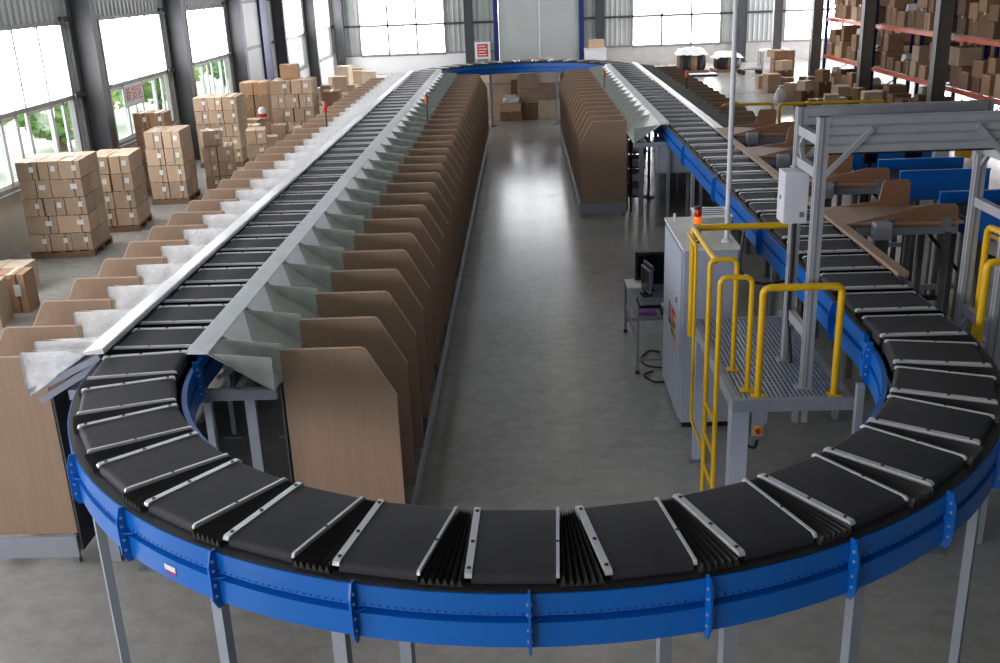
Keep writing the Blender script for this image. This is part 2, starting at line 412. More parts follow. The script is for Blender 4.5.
for i, (a, b) in enumerate(fw):
    w = struct(link('window_%d' % (nw+5+i), None)); fr = MB(); p = (b-a)/3  # unseen glowing window, added to light the faces turned to the camera
    for z in (ZS, 3.2, 5.2): fr.box(a, b, YF-0.1, YF+0.05, z-0.05, z+0.05)
    for x in (a, b): fr.box(x-0.05, x+0.05, YF-0.1, YF+0.05, ZS, 5.2)
    fr.build('window_frame', 'frame', w)
    for k in range(3):
        for z0, z1 in ((ZS, 3.2), (3.2, 5.2)): MB().box(a+k*p+0.04, a+(k+1)*p-0.04, YF-0.06, YF-0.04, z0+0.05, z1-0.05).build('daylight_sheet', 'sheet_light', w)

# free-standing columns in front of the rack
for y, lb in ((45.2, 'grey steel column by the bright floor at the back right'), (39.15, 'grey steel column in front of the far end of the rack'),
              (33.4, 'grey steel column in front of the middle of the rack'), (27.45, 'grey steel column nearest the camera, in front of the rack')):
    column(y, lb, 10.95, 'column_right', 0.3, 0.36)

# high bay lamps
for i, (x, y) in enumerate([(1.1, 4.0), (1.1, 16.0), (1.1, 28.3), (1.1, 35.0)]):
    t = thing('ceiling_lamp', 'round high bay lamp over the central aisle, %s from the camera' % ORD[i], 'lamp', (x, y, 7.5), 0, 'high bay lamps')
    MB().lathe([(0.05, 0.45), (0.09, 0.42), (0.10, 0.25), (0.24, 0.04), (0.25, 0.0), (0.23, 0.0), (0.22, 0.03), (0.05, 0.2)]).build('shade', 'alu_dull', t, True)
    MB().lathe([(0.19, 0.03), (0.2, 0.05), (0.05, 0.06)]).build('bulb', 'lamp', t, True)
    MB().tube([(0, 0, 0.44), (0, 0, 1.1)], 0.012, 6).build('cable', 'cable', t)

# ------------------------------------------------------------------ trees outside
def tree(x, y, h, label, m):
    t = thing('tree', label, 'tree', (x, y, -0.25))
    MB().tube([(0, 0, 0), (0.05, 0.05, h*0.5), (0, 0, h*0.8)], 0.14, 8, 0.05).build('trunk', 'bark', t)
    mb = MB(); R = random.Random(int(x*31+y*7))
    for _ in range(900):
        u = R.uniform(0, 2*PI); v = R.uniform(-1, 1); r = R.uniform(0.5, 1)**0.5
        c = Vector((1.5*r*math.cos(u)*math.sqrt(1-v*v), 1.6*r*math.sin(u)*math.sqrt(1-v*v), h*0.55+h*0.45*r*v))
        a = Vector((R.uniform(-1, 1), R.uniform(-1, 1), R.uniform(-1, 1))).normalized()*0.16; b = a.orthogonal().normalized()*0.12
        mb.poly([c-a, c+b, c+a, c-b])
    mb.build('crown', m, t)['kind'] = 'stuff'
for i, (x, y, h) in enumerate([(-14.2, 21.5, 3.6), (-15.0, 26.2, 3.9), (-14.4, 31.0, 3.5), (-15.2, 35.6, 3.8), (-14.6, 40.4, 3.6), (-15.4, 45.5, 3.9), (-14.8, 50.5, 3.6)]):
    tree(x, y, h, 'leafy green tree outside the left windows, %s from the near end' % ORD[i], 'leaf_pale' if i % 2 else 'leaf')

# ------------------------------------------------------------------ the sorter loop
CX, CY, RM, ZC = -0.012, 6.904, 2.794, 1.9
PITCH = math.radians(11.56)*RM
NC = 110
LS = (NC*PITCH-2*PI*RM)/2
CYF = CY+LS
ARC = PI*RM
def path(s):
    """s from the bottom of the near curve (angle -90) counter-clockwise -> (x, y, heading of the outward normal)"""
    s = s % (2*ARC+2*LS)
    if s < ARC/2: a = -PI/2+s/RM; return CX+RM*math.cos(a), CY+RM*math.sin(a), a, 'near'
    s -= ARC/2
    if s < LS: return CX+RM, CY+s, 0.0, 'right'
    s -= LS
    if s < ARC: a = s/RM; return CX+RM*math.cos(a), CYF+RM*math.sin(a), a, 'far'
    s -= ARC
    if s < LS: return CX-RM, CYF-s, PI, 'left'
    s -= LS
    a = -PI+s/RM; return CX+RM*math.cos(a), CY+RM*math.sin(a), a, 'near'

HL, HW = 0.205, 0.303           # half length along travel, half width across
def round_strip(mb, y0, y1, hw, zt, zb, rad):
    """strip across the carrier with rounded ends in x, from y0 to y1"""
    pr = [(-hw, zb)]
    for k in range(5):
        a = PI-k*PI/8; pr.append((-hw+rad+rad*math.cos(a), zt-rad+rad*math.sin(a)))
    for k in range(5):
        a = PI/2-k*PI/8; pr.append((hw-rad+rad*math.cos(a), zt-rad+rad*math.sin(a)))
    pr.append((hw, zb))
    mb.prism([(x, y0, z) for x, z in pr], (0, y1-y0, 0))
me_belt = round_strip(MB(), 0, 0, 0, 0, 0, 0) or None
_b = MB(); round_strip(_b, -HL+0.02, HL-0.012, HW-0.004, 0.0, -0.085, 0.036); me_belt = _b.mesh('belt', 'belt', True)
_b = MB(); round_strip(_b, -HL-0.010, -HL+0.024, HW, 0.006, -0.016, 0.020); me_bar_w = _b.mesh('end_bar', 'alu')
_b = MB(); round_strip(_b, HL-0.012, HL+0.003, HW, 0.006, -0.016, 0.020); me_bar_n = _b.mesh('end_bar', 'alu')
_b = MB(); _b.box(-0.26, 0.26, -HL+0.03, HL-0.03, -0.19, -0.07); me_chassis = _b.mesh('chassis', 'black')
_b = MB()
for x in (0.03, HW-0.05, -HW+0.05): _b.lathe([(0.010, 0.0), (0.010, 0.004)], (x, -HL+0.008, 0.006), 8)
_b.lathe([(0.008, 0.0), (0.008, 0.003)], (0.03, HL-0.005, 0.006), 8)
me_bolt = _b.mesh('bolt', 'black')
def bellows_mesh(curved):
    mb = MB(); n = 6 if curved else 3
    y0 = HL+0.006; da = PITCH/RM
    def nxt(x, y):
        if not curved: return x, y+PITCH
        px, py = x+RM, y
        return px*math.cos(da)-py*math.sin(da)-RM, px*math.sin(da)+py*math.cos(da)
    A = [(-HW+0.012, y0), (HW+0.022, y0)]; B = [nxt(-HW+0.012, -HL-0.014), nxt(HW+0.022, -HL-0.014)]
    k = 2*n; rows = []
    for i in range(k+1):
        t = i/k; z = -0.006 if i % 2 else -0.05
        rows.append([(A[e][0]+(B[e][0]-A[e][0])*t, A[e][1]+(B[e][1]-A[e][1])*t, z) for e in (0, 1)])
    for r0, r1 in zip(rows, rows[1:]):
        mb.poly([r0[0], r0[1], r1[1], r1[0]])
        lo = -0.13
        for e in (0, 1): mb.poly([r0[e], r1[e], (r1[e][0], r1[e][1], lo), (r0[e][0], r0[e][1], lo)])
    return mb.mesh('bellows', 'bellows' if curved else 'black_matte')
me_bel = {True: bellows_mesh(True), False: bellows_mesh(False)}
S0 = -math.radians(1.83)*RM
cars = []
for i in range(NC):
    x, y, a, seg = path(S0+i*PITCH)
    cars.append((x, y, a, seg))
order = {'near': [], 'right': [], 'far': [], 'left': []}
for c in cars: order[c[3]].append(c)
order['near'].sort(key=lambda c: c[0]); order['far'].sort(key=lambda c: c[0]); order['left'].sort(key=lambda c: c[1]); order['right'].sort(key=lambda c: c[1])
desc = {'near': 'black belt carrier on the near curve, %s from its left end', 'right': 'black belt carrier on the right straight run, %s from the near curve',
        'far': 'small black belt carrier on the far curve, %s from its left end', 'left': 'black belt carrier on the left straight run, %s from the near curve'}
grp = {'near': 'belt carriers on the near curve', 'right': 'belt carriers on the right run', 'far': 'belt carriers on the far curve', 'left': 'belt carriers on the left run'}
for seg, lst in order.items():
    for k, (x, y, a, _) in enumerate(lst):
        t = thing('belt_carrier', desc[seg] % ordinal(k), 'carrier', (x, y, ZC), a, grp[seg])
        link('belt', me_belt, t); link('end_bar', me_bar_w, t); link('end_bar', me_bar_n, t); link('chassis', me_chassis, t)
        link('bellows', me_bel[seg in ('near', 'far')], t)
        if y < 14: link('bolt', me_bolt, t)

# frame of the loop
SF = thing('sorter_frame', 'blue steel loop frame on grey legs carrying the black belt carriers', 'conveyor')
def arc_path(cy, r, a0, a1, n=64, inward=False):
    p = []
    for i in range(n+1):
        a = a0+(a1-a0)*i/n; s = -1 if inward else 1
        p.append(((CX+r*math.cos(a), cy+r*math.sin(a)), (s*math.cos(a), s*math.sin(a))))
    return p
RO, RI = RM+0.335, RM-0.325
prof = [(0.0, 1.845), (0.035, 1.845), (0.035, 1.735), (-0.005, 1.725), (-0.005, 1.708), (0.04, 1.700), (0.04, 1.572), (0.0, 1.572), (0.0, 1.66), (-0.03, 1.70)]
def seg_rail(name, path_, m='blue'): return MB().sweep(prof, path_).build(name, m, SF, True)
o = seg_rail('curved_rail', arc_path(CY, RO, -PI, 0)); o['label'] = 'near outer curved blue rail'
MB().sweep([(0.026, 1.846), (-0.04, 1.846), (-0.04, 1.853), (0.026, 1.853)], arc_path(CY, RO, -PI, 0)).build('rail_cap', 'black', SF)
MB().sweep([(u, z-0.045) for u, z in prof], arc_path(CY, RI, -PI, 0, 64, True)).build('curved_rail', 'blue', SF, True)
seg_rail('curved_rail', arc_path(CYF, RO, 0, PI)); seg_rail('curved_rail', arc_path(CYF, RI, 0, PI, 64, True))
for sx in (-1, 1):
    for r, s in ((RO, 1), (RI, -1)):
        x = CX+sx*r; nx = sx*s
        seg_rail('straight_rail', [((x, CY), (nx, 0)), ((x, CYF), (nx, 0))])
for sx in (-1, 1):
    for u0, u1 in ((0.3065, 0.345), (-0.345, -0.3065)):
        xa, xb = CX+sx*(RM+u0), CX+sx*(RM+u1)
        MB().box(xa, xb, CY, CYF, 1.846, 1.858).build('seal_strip', 'black', SF)
# dark track under the carriers
tr = [(-0.27, 1.66), (0.27, 1.66), (0.27, 1.69), (-0.27, 1.69)]
MB().sweep(tr, arc_path(CY, RM, -PI, 0)).build('track', 'black', SF)
MB().sweep(tr, arc_path(CYF, RM, 0, PI)).build('track', 'black', SF)
for sx in (-1, 1): MB().sweep(tr, [((CX+sx*RM, CY), (sx, 0)), ((CX+sx*RM, CYF), (sx, 0))]).build('track', 'black', SF)
# rivets on the near rail
rv = MB()
for k in range(260):
    a = -PI+PI*(k+0.5)/260; r = RO+0.036
    c = Vector((CX+r*math.cos(a), CY+r*math.sin(a), 1.744)); t = Vector((-math.sin(a), math.cos(a), 0)); nn = Vector((math.cos(a), math.sin(a), 0))
    rv.hexa([c-t*0.004, c+t*0.004, c+t*0.004+nn*0.003, c-t*0.004+nn*0.003]+[q+Vector((0, 0, 0.008)) for q in (c-t*0.004, c+t*0.004, c+t*0.004+nn*0.003, c-t*0.004+nn*0.003)])
rv.build('rivets', 'blue_dark', SF)['kind'] = 'stuff'
# joint brackets
bpl = [(0.0, 1.545), (0.030, 1.545), (0.058, 1.60), (0.058, 1.79), (0.034, 1.866), (0.0, 1.866)]
def rail_bracket(cxy, ang, r, s):
    n = Vector((math.cos(ang)*s, math.sin(ang)*s, 0)); t = Vector((-math.sin(ang), math.cos(ang), 0))
    b = Vector((cxy[0]+r*math.cos(ang), cxy[1]+r*math.sin(ang), 0))
    mb = MB().prism([b+n*(u+0.03)+Vector((0, 0, z))-t*0.006 for u, z in bpl], t*0.012)
    mb.prism([b+n*0.03+t*0.006+Vector((0, 0, 1.715)), b+n*0.07+t*0.006+Vector((0, 0, 1.715)), b+n*0.03+t*0.05+Vector((0, 0, 1.715))], (0, 0, 0.008))
    o = mb.build('bracket', 'blue', SF)
    bo = MB()
    for u, z in ((0.066, 1.62), (0.066, 1.68), (0.066, 1.76), (0.062, 1.81)):
        c = b+n*u+Vector((0, 0, z)); bo.tube([c-t*0.013, c+t*0.013], 0.008, 6)
    bo.build('bolt', 'alu_dull', o)
for d in (-147.5, -132.5, -119, -105, -90.5, -76, -62, -48.5, -34, -20): rail_bracket((CX, CY), math.radians(d), RO, 1)
for d in (-174, -5): rail_bracket((CX, CY), math.radians(d), RI, -1)
for y in (7.6, 10.2, 12.8, 15.4):
    for xx, s in ((CX+RI, 1),): 
        mb = MB().prism([(xx-s*(u+0.03), y-0.006, z) for u, z in bpl], (0, 0.012, 0)); mb.build('bracket', 'blue', SF)
# legs
def leg(x, y, ang, w=0.07, d=0.05, top=1.60):
    c, s = math.cos(ang), math.sin(ang)
    def P(u, v, z): return (x+u*c-v*s, y+u*s+v*c, z)
    mb = MB().hexa([P(-d/2, -w/2, 0.02), P(d/2, -w/2, 0.02), P(d/2, w/2, 0.02), P(-d/2, w/2, 0.02), P(-d/2, -w/2, top), P(d/2, -w/2, top), P(d/2, w/2, top), P(-d/2, w/2, top)])
    o = mb.build('leg', 'grey_paint', SF)
    mb = MB().hexa([P(-0.1, -0.1, 0), P(0.1, -0.1, 0), P(0.1, 0.1, 0), P(-0.1, 0.1, 0), P(-0.1, -0.1, 0.02), P(0.1, -0.1, 0.02), P(0.1, 0.1, 0.02), P(-0.1, 0.1, 0.02)])
    mb.build('foot_plate', 'grey_steel', o)
for d in (-146.5, -120.5, -107.2, -73.4, -59.8, -36.5): a = math.radians(d); leg(CX+(RO-0.02)*math.cos(a), CY+(RO-0.02)*math.sin(a), a)
for d in (-5, -175, -107.7, -73): a = math.radians(d); leg(CX+(RI-0.09)*math.cos(a), CY+(RI-0.09)*math.sin(a), a, top=1.54)
for y in (6.95, 9.4, 12.2, 15.0, 17.6, 20.4, 23.2, 26.0):
    for sx in (-1, 1):
        leg(CX+sx*(RO-0.04), y, 0)
        if y > 8 and not (sx > 0 and y < 10): leg(CX+sx*(RI+0.04), y, 0)
for d in (66, 114): a = math.radians(d); leg(CX+RI*math.cos(a), CYF+RI*math.sin(a), a)
for d in (62, 118): a = math.radians(d); leg(CX+RO*math.cos(a), CYF+RO*math.sin(a), a)
# rating plate on the near rail
a0 = math.radians(-125.5)
for (z0, z1, m) in ((1.628, 1.66, 'paper'), (1.605, 1.628, 'magenta')):
    mb = MB(); q = [((CX+(RO+0.043)*math.cos(a), CY+(RO+0.043)*math.sin(a))) for a in (a0-0.014, a0+0.014)]
    mb.poly([(q[0][0], q[0][1], z0), (q[1][0], q[1][1], z0), (q[1][0], q[1][1], z1), (q[0][0], q[0][1], z1)]); mb.build('rating_plate', m, SF)
# wooden edge strip on the right run, beside the infeeds
MB().box(3.075, 3.17, 8.1, 16.5, 1.915, 1.945).build('edge_strip', 'tan_board', SF)
for y in (8.12, 10.9, 13.6, 16.1): MB().box(3.14, 3.17, y, y+0.06, 1.6, 1.915).build('strip_support', 'grey_steel', SF)

# ------------------------------------------------------------------ chute banks with brown dividers
DP = 0.706
def chute_bank(name, label, s, xe, ys, y0, y1, film, xb=None):
    """s: outward direction in x; xe: carrier edge"""
    B = thing(name, label, 'chute bank')
    X = lambda u: xe+s*u
    # guard plate along the belt
    g = MB().prism([(X(0.015), y0, 1.925), (X(0.015), y0, 1.90), (X(0.17), y0, 1.895), (X(0.17), y0, 1.915), (X(0.03), y0, 1.94), (X(0.02), y0, 1.94)], (0, y1-y0, 0))
    g.build('guard_plate', 'white_metal', B)
    m = 'film' if film else 'galv'
    ch = MB()
    # local origin at (xe, divider y): tray runs from this divider to the next
    ch.prism([(s*0.16, 0.0, 1.905), (s*0.62, 0.0, 1.60), (s*0.62, 0.0, 1.59), (s*0.16, 0.0, 1.893)], (0, DP-0.012, 0))
    me_tray = ch.mesh('chute', m)
    fm = MB(); th = 0.006
    if film:
        R = random.Random(3); top = [(0.20, 1.90), (0.30, 1.925), (0.42, 1.93), (0.54, 1.915), (0.64, 1.92)]
        n = len(fm.v)
        for i, (u, z) in enumerate(top):
            zb = 1.905-(u-0.16)*0.66-0.02
            for k in range(4):
                f = k/3; fm.v.append((s*u, R.uniform(-0.035, 0.035), z+(zb-z)*f))
        for i in range(len(top)-1):
            for k in range(3): a = i*4+k; fm.f.append((a, a+1, a+5, a+4))
        fm.poly([(s*0.64, -0.02, 1.92), (s*0.66, 0.10, 1.87), (s*0.65, 0.08, 1.66), (s*0.64, -0.02, 1.60)])
        fm.poly([(s*0.16, 0.0, 1.90), (s*0.60, 0.03, 1.93), (s*0.64, 0.16, 1.88), (s*0.22, 0.22, 1.87)])
    else:
        fm.prism([(s*0.19, -th/2, 1.897), (s*0.62, -th/2, 1.852), (s*0.62, -th/2, 1.59)], (0, th, 0))
    me_fin = fm.mesh('fin', 'film', False) if film else fm.mesh('fin', 'galv')
    if film: me_fin.polygons.foreach_set('use_smooth', [True]*len(me_fin.polygons))
    tm = MB().prism([(s*0.165, 0.05, 1.908), (s*0.165, DP-0.04, 1.908), (s*0.42, 0.02, 1.745)], (0, 0, 0.006)); me_tooth = tm.mesh('glint_tooth', 'white_metal')  # white triangles stand in for light reflected beside the guard
    dm = MB()
    u0, u1 = 0.605, 1.465
    pts = [(u0, 0.27), (u1, 0.27), (u1, 1.39), (u1-0.008, 1.415), (1.250, 1.785), (1.228, 1.80), (u0+0.006, 1.80), (u0, 1.794)]
    dm.prism([(s*u, -0.009, z) for u, z in pts], (0, 0.018, 0)); me_div = dm.mesh('divider', 'wood_brown')
    em = MB()                                                     # pale edge banding along top and slope
    for (ua, za), (ub, zb) in zip(pts[2:-1], pts[3:]):
        p, q = Vector((s*ua, 0, za)), Vector((s*ub, 0, zb)); em.bar(p, q, 0.0195, 0.008, (0, 1, 0))
    me_edge = em.mesh('edge_band', 'wood_edge')
    for y in ys:
        d = link('divider', me_div, B, (xe, y, 0)); link('edge_band', me_edge, d)
        if y+DP <= y1+0.1: link('chute', me_tray, B, (xe, y, 0))
        link('fin', me_fin, B, (xe, y, 0))
        if not film and y+DP <= y1+0.1: link('glint_tooth', me_tooth, B, (xe, y, 0))
    # first tray in front of the first divider
    if ys[0]-y0 > 0.1:
        MB().prism([(s*0.16, 0, 1.905), (s*0.62, 0, 1.60), (s*0.62, 0, 1.59), (s*0.16, 0, 1.893)], (0, ys[0]-y0, 0)).mesh('chute', m)
        link('chute', MB().prism([(s*0.16, 0, 1.905), (s*0.62, 0, 1.60), (s*0.62, 0, 1.59), (s*0.16, 0, 1.893)], (0, ys[0]-y0, 0)).mesh('chute', m), B, (xe, y0, 0))
        link('fin', me_fin, B, (xe, y0+0.01, 0))
    # base beams, top beam, legs
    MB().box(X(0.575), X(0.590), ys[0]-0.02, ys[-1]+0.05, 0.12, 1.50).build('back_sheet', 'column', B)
    ya, yb = ys[0]-0.03, ys[-1]+0.05
    MB().box(X(1.467), X(1.495), ya, yb, 0.17, 0.29).build('base_beam', 'grey_paint', B); MB().box(X(0.63), X(0.68), ya, yb, 0.08, 0.265).build('base_beam', 'grey_paint', B)
    MB().box(X(0.60), X(1.47), ya-0.03, ya, 0.08, 0.268).build('end_beam', 'grey_paint', B)
    MB().box(X(0.30), X(0.36), y0+0.05, yb, 1.52, 1.60).build('top_beam', 'grey_paint', B)
    if film:
        MB().bar((X(0.06), y0+0.03, 1.87), (X(0.64), y0+0.03, 1.60), 0.035, 0.05).build('brace', 'grey_paint', B)
        MB().bar((X(0.06), y0+0.06, 1.82), (X(0.58), y0+0.06, 1.52), 0.035, 0.05).build('brace', 'grey_paint', B)
    else: MB().box(X(0.05), X(0.62), y0+0.02, y0+0.08, 1.52, 1.60).build('cross_beam', 'grey_paint', B)
    y = ya+0.02; k = 0
    while y < yb:
        for u in (1.42, 0.66): MB().box(X(u-0.025), X(u+0.025), y, y+0.05, 0.0, 0.09 if u < 1 else 0.26).build('foot', 'grey_steel', B)
        if k % 2 == 0: MB().box(X(0.29), X(0.37), y, y+0.06, 0.0, 1.53).build('leg', 'grey_paint', B)
        MB().bar((X(0.18), y+0.03, 1.86), (X(0.60), y+0.03, 1.57), 0.03, 0.04).build('brace', 'grey_steel', B)
        MB().bar((X(0.10), y+0.03, 1.58), (X(0.36), y+0.03, 1.72), 0.03, 0.03).build('brace', 'grey_steel', B)
        y += DP*2 if k else DP*3; k += 1
    return B
YS = [7.03+DP*i for i in range(32)]
EL, ER = CX-RM, CX+RM
chute_bank('chute_bank', 'row of brown dividers along the left edge, draped with clear plastic film', -1, EL-HW, YS, 6.78, 29.4, True)
chute_bank('chute_bank', 'long row of brown dividers on the left side of the central aisle', 1, EL+HW, YS, 6.72, 29.4, False)
YR = [18.72+DP*i for i in range(16)]
chute_bank('chute_bank', 'row of brown dividers on the right side of the central aisle', -1, ER-HW, YR, 17.35, 29.4, False)
YRR = [17.3+DP*i for i in range(18)]
chute_bank('chute_bank', 'row of brown dividers to the right of the right conveyor run', 1, ER+HW, YRR, 16.55, 29.6, False)

# beacons on the banks
for (x, y, z, lb) in ((-1.90, 19.738, 1.80, 'small orange beacon on a black post over the central aisle chutes'), (-3.74, 19.032, 1.80, 'small orange beacon on a black post over the film-draped chutes'),
                      (1.90, 24.368, 1.80, 'small beacon on a black post over the right aisle dividers'), (3.74, 23.654, 1.80, 'small dark beacon on a post beyond the right conveyor run')):
    h = 0.5 if x < 0 else 0.4
    t = thing('beacon', lb, 'beacon', (x, y, z))
    MB().lathe([(0.02, 0), (0.02, 0.015), (0.012, 0.02), (0.012, h*0.62)], (0, 0, 0), 8).build('post', 'black', t, True)
    MB().lathe([(0.035, h*0.62), (0.035, h*0.8)], (0, 0, 0), 10).build('lens', 'red_lens' if x < -3 else 'amber_dull', t, True)
    MB().lathe([(0.035, h*0.8), (0.035, h*0.95), (0.02, h)], (0, 0, 0), 10).build('cap', 'amber_dull', t, True)

# ------------------------------------------------------------------ cartons and pallets
def carton_meshes(seed):
    R = random.Random(seed)
    def j(): return R.uniform(-0.018, 0.018)
    b = MB(); c = [(-.5, -.5, 0), (.5, -.5, 0), (.5, .5, 0), (-.5, .5, 0), (-.5, -.5, 1), (.5, -.5, 1), (.5, .5, 1), (-.5, .5, 1)]
    c = [(x+j(), y+j(), z+(j() if z else 0)) for x, y, z in c]; b.hexa(c)
    t = MB(); t.box(-.07, .07, -.512, .512, .90, 1.012); t2 = MB()
    for x in (.24,) if seed % 2 else (.02,): t2.box(x-.012, x+.012, -.516, .516, -.002, 1.016)
    l = MB(); l.box(.12, .34, -.517, -.506, .45, .75)
    return b, t, t2, l
CM = {}
for mname in ('card', 'card_dark', 'card_pale', 'card_deep'):
    for sd in range(4):
        b, t, s, l = carton_meshes(sd)
        CM[(mname, sd)] = (b.mesh('carton_body', mname), t.mesh('tape', 'tape'), s.mesh('strap', 'strap'), l.mesh('shipping_label', 'paper'))
RC = random.Random(11)
def carton(x, y, z, w, d, h, rot, label, group=None, m='card', parts=3, pale_top=False):
    t = thing('carton', label, 'box', (x, y, z), rot, group); t.scale = (w, d, h)
    ms = CM[(m, RC.randrange(4))]
    for k in range(1+parts): link(('carton_body', 'tape', 'strap', 'shipping_label')[k], ms[k], t)
    return t
def pallet(x, y, w, d, rot, label):
    t = thing('pallet', label, 'pallet', (x, y, 0), rot)
    for i in range(5): MB().box(-w/2+i*(w-0.12)/4, -w/2+i*(w-0.12)/4+0.12, -d/2, d/2, 0.10, 0.125).build('deck_board', 'pallet_wood', t)
    for i in (-1, 0, 1): MB().box(-w/2, w/2, i*(d/2-0.05)-0.05, i*(d/2-0.05)+0.05, 0, 0.10).build('runner', 'pallet_wood', t)
    return t
def stack(x, y, w, d, rot, nx, ny, nl, lh, where, m='card', pal=True, parts=3, skip=()):
    """stack of cartons; x,y centre of the base"""
    if pal: pallet(x, y, w*1.02, d*1.02, rot, 'low wooden pallet under the '+where)
    c, s = math.cos(rot), math.sin(rot); lay = ['bottom', 'second', 'third', 'fourth', 'fifth', 'sixth'][:nl]
    lay[-1] = 'top'
    z = 0.125 if pal else 0.0
    for l in range(nl):
        n = nx if l % 2 == 0 else max(1, nx-(1 if nx > 2 and RC.random() < 0.6 else 0))
        for i in range(n):
            for k in range(ny):
                if (l, i, k) in skip or (k > 0 and i < n-1 and l < nl-1): continue
                bw_, bd = w/n, d/ny
                u = -w/2+(i+0.5)*bw_; v = -d/2+(k+0.5)*bd
                row = ('left', 'right') if n == 2 else (('left', 'middle', 'right') if n == 3 else (('only',) if n == 1 else tuple(ORD[q]+' from left' for q in range(n))))
                dp = ('front', 'back') if ny == 2 else (('front', 'middle', 'back') if ny == 3 else ('',))
                if ny == 1: dp = ('front',)
                carton(x+u*c-v*s, y+u*s+v*c, z, bw_*RC.uniform(.92, .965), bd*0.955, lh*0.966, rot+RC.uniform(-0.035, 0.035),
                       'brown carton, %s layer, %s %s, of the %s' % (lay[l], dp[k], row[i], where), 'cartons of the '+where, m, parts)
        z += lh
stack(-8.22, 17.38, 1.08, 1.0, 0.08, 3, 2, 5, 0.315, 'stack below the nearest left window')
stack(-7.95, 19.2, 0.80, 1.0, 0.12, 2, 2, 4, 0.335, 'stack behind the nearest window stack')
stack(-7.72, 21.65, 0.78, 0.95, 0.06, 2, 2, 4, 0.36, 'stack in front of the red-lettered sign')
stack(-8.35, 22.6, 0.70, 0.60, 0.06, 2, 1, 5, 0.34, 'stack tucked behind the sign stack', 'card_dark')
stack(-7.05, 22.9, 0.66, 0.70, 0.2, 2, 2, 3, 0.33, 'loose stack right of the sign stack', pal=False)
carton(-7.15, 22.8, 1.0, 0.42, 0.36, 0.34, 0.5, 'tilted brown carton on top of the loose stack by the sign stack')
stack(-7.85, 26.1, 1.1, 1.0, 0.05, 3, 2, 5, 0.33, 'tall stack below the third left window')
stack(-6.75, 25.2, 0.5, 0.7, 0.2, 1, 2, 3, 0.34, 'narrow stack beside the tall third-window stack', pal=False)
# three boxes at the left edge
carton(-7.75, 13.3, 0, 0.62, 0.5, 0.62, 0.15, 'brown carton cut by the left edge, nearest the camera', m='card')
carton(-7.55, 13.95, 0, 0.42, 0.42, 0.58, 0.1, 'upright carton with white top behind the nearest left carton', m='card_dark')
carton(-8.25, 15.0, 0, 0.8, 0.5, 0.42, 0.05, 'long pale carton lying on the floor below the first window stack', m='card_pale', parts=1)
carton(-8.95, 14.4, 0, 0.35, 0.3, 0.4, 0.3, 'small dark red box against the left wall', m='card_dark', parts=0)
# far left groups
stack(-6.9, 30.6, 1.25, 1.0, 0.03, 3, 2, 4, 0.40, 'broad stack beyond the grey sliding panel', 'card')
stack(-8.2, 31.2, 0.8, 0.9, 0.03, 2, 2, 4, 0.38, 'dark stack left of the broad stack', 'card_dark', parts=1)
carton(-7.0, 30.75, 1.73, 0.52, 0.45, 0.4, 0.05, 'dark carton on top of the broad far stack', m='card_dark', parts=1)
stack(-5.95, 31.6, 0.55, 0.8, 0.1, 1, 2, 3, 0.42, 'narrow stack right of the broad stack', 'card_dark', parts=1, pal=False)
for i, (x, y, z, w, h, m) in enumerate([(-7.75, 27.9, 0, 0.5, 0.42, 'card_pale'), (-7.25, 28.2, 0, 0.55, 0.4, 'card'), (-7.6, 28.0, 0.42, 0.42, 0.34, 'card_pale'), (-7.05, 28.9, 0, 0.4, 0.62, 'card'),
                                        (-6.6, 28.8, 0, 0.36, 0.4, 'card_dark'), (-6.5, 29.5, 0, 0.5, 0.45, 'card'), (-6.1, 29.2, 0, 0.4, 0.3, 'card_pale'), (-7.9, 29.3, 0, 0.5, 0.75, 'card')]):
    carton(x, y, z, w, w*0.9, h, RC.uniform(-.4, .4), 'loose carton in the jumble before the broad stack, %s from the left' % ORD[i], 'loose cartons before the broad stack', m, 1)
stt = thing('sack', 'small white and red printed sack on the far left jumble', 'sack', (-7.6, 29.3, 0.75))
MB().lathe([(0.1, 0), (0.13, 0.06), (0.12, 0.24), (0.06, 0.32)], (0, 0, 0), 10).build('bag', 'paper', stt, True); MB().lathe([(0.134, 0.05), (0.131, 0.14)], (0, 0, 0), 10).build('print', 'red', stt, True)
for i in range(16):
    y = 34+i*0.85; x = -6.3-0.5*(i % 4)-RC.uniform(0, 0.4); w = RC.uniform(0.4, 0.65)
    carton(x, y, 0, w, w*0.8, RC.uniform(0.35, 0.85), RC.uniform(-.3, .3), 'distant carton by the far left dividers, %s from the near end' % ordinal(i), 'distant cartons behind the left dividers', RC.choice(['card', 'card_pale', 'card']), 0)

# boxes beyond the far curve, between the two far legs
cols = [(-0.75, 33.2, 0.62, [0.55, 0.6, 0.62]), (-0.45, 32.75, 0.7, [0.3, 0.26]), (0.12, 33.1, 0.66, [0.5, 0.48, 0.42]), (0.78, 33.1, 0.72, [0.62, 0.5, 0.48]), (0.55, 34.2, 0.8, [0.6, 0.6, 0.6]), (-0.4, 34.2, 0.8, [0.6, 0.55, 0.5]),
        (1.5, 34.0, 0.7, [0.6, 0.6, 0.5]), (-1.5, 34.0, 0.7, [0.6, 0.5, 0.6])]
for i, (x, y, w, hs) in enumerate(cols):
    z = 0
    for k, h in enumerate(hs):
        carton(x+RC.uniform(-.03, .03), y, z, w, 0.6, h*0.966, RC.uniform(-.06, .06), 'brown carton at the aisle end, %s column from the left, %s up' % (ORD[i], ORD[k]), 'cartons at the end of the central aisle', RC.choice(['card', 'card', 'card_dark', 'card_pale']), 1 if i < 4 else 0)
        z += h

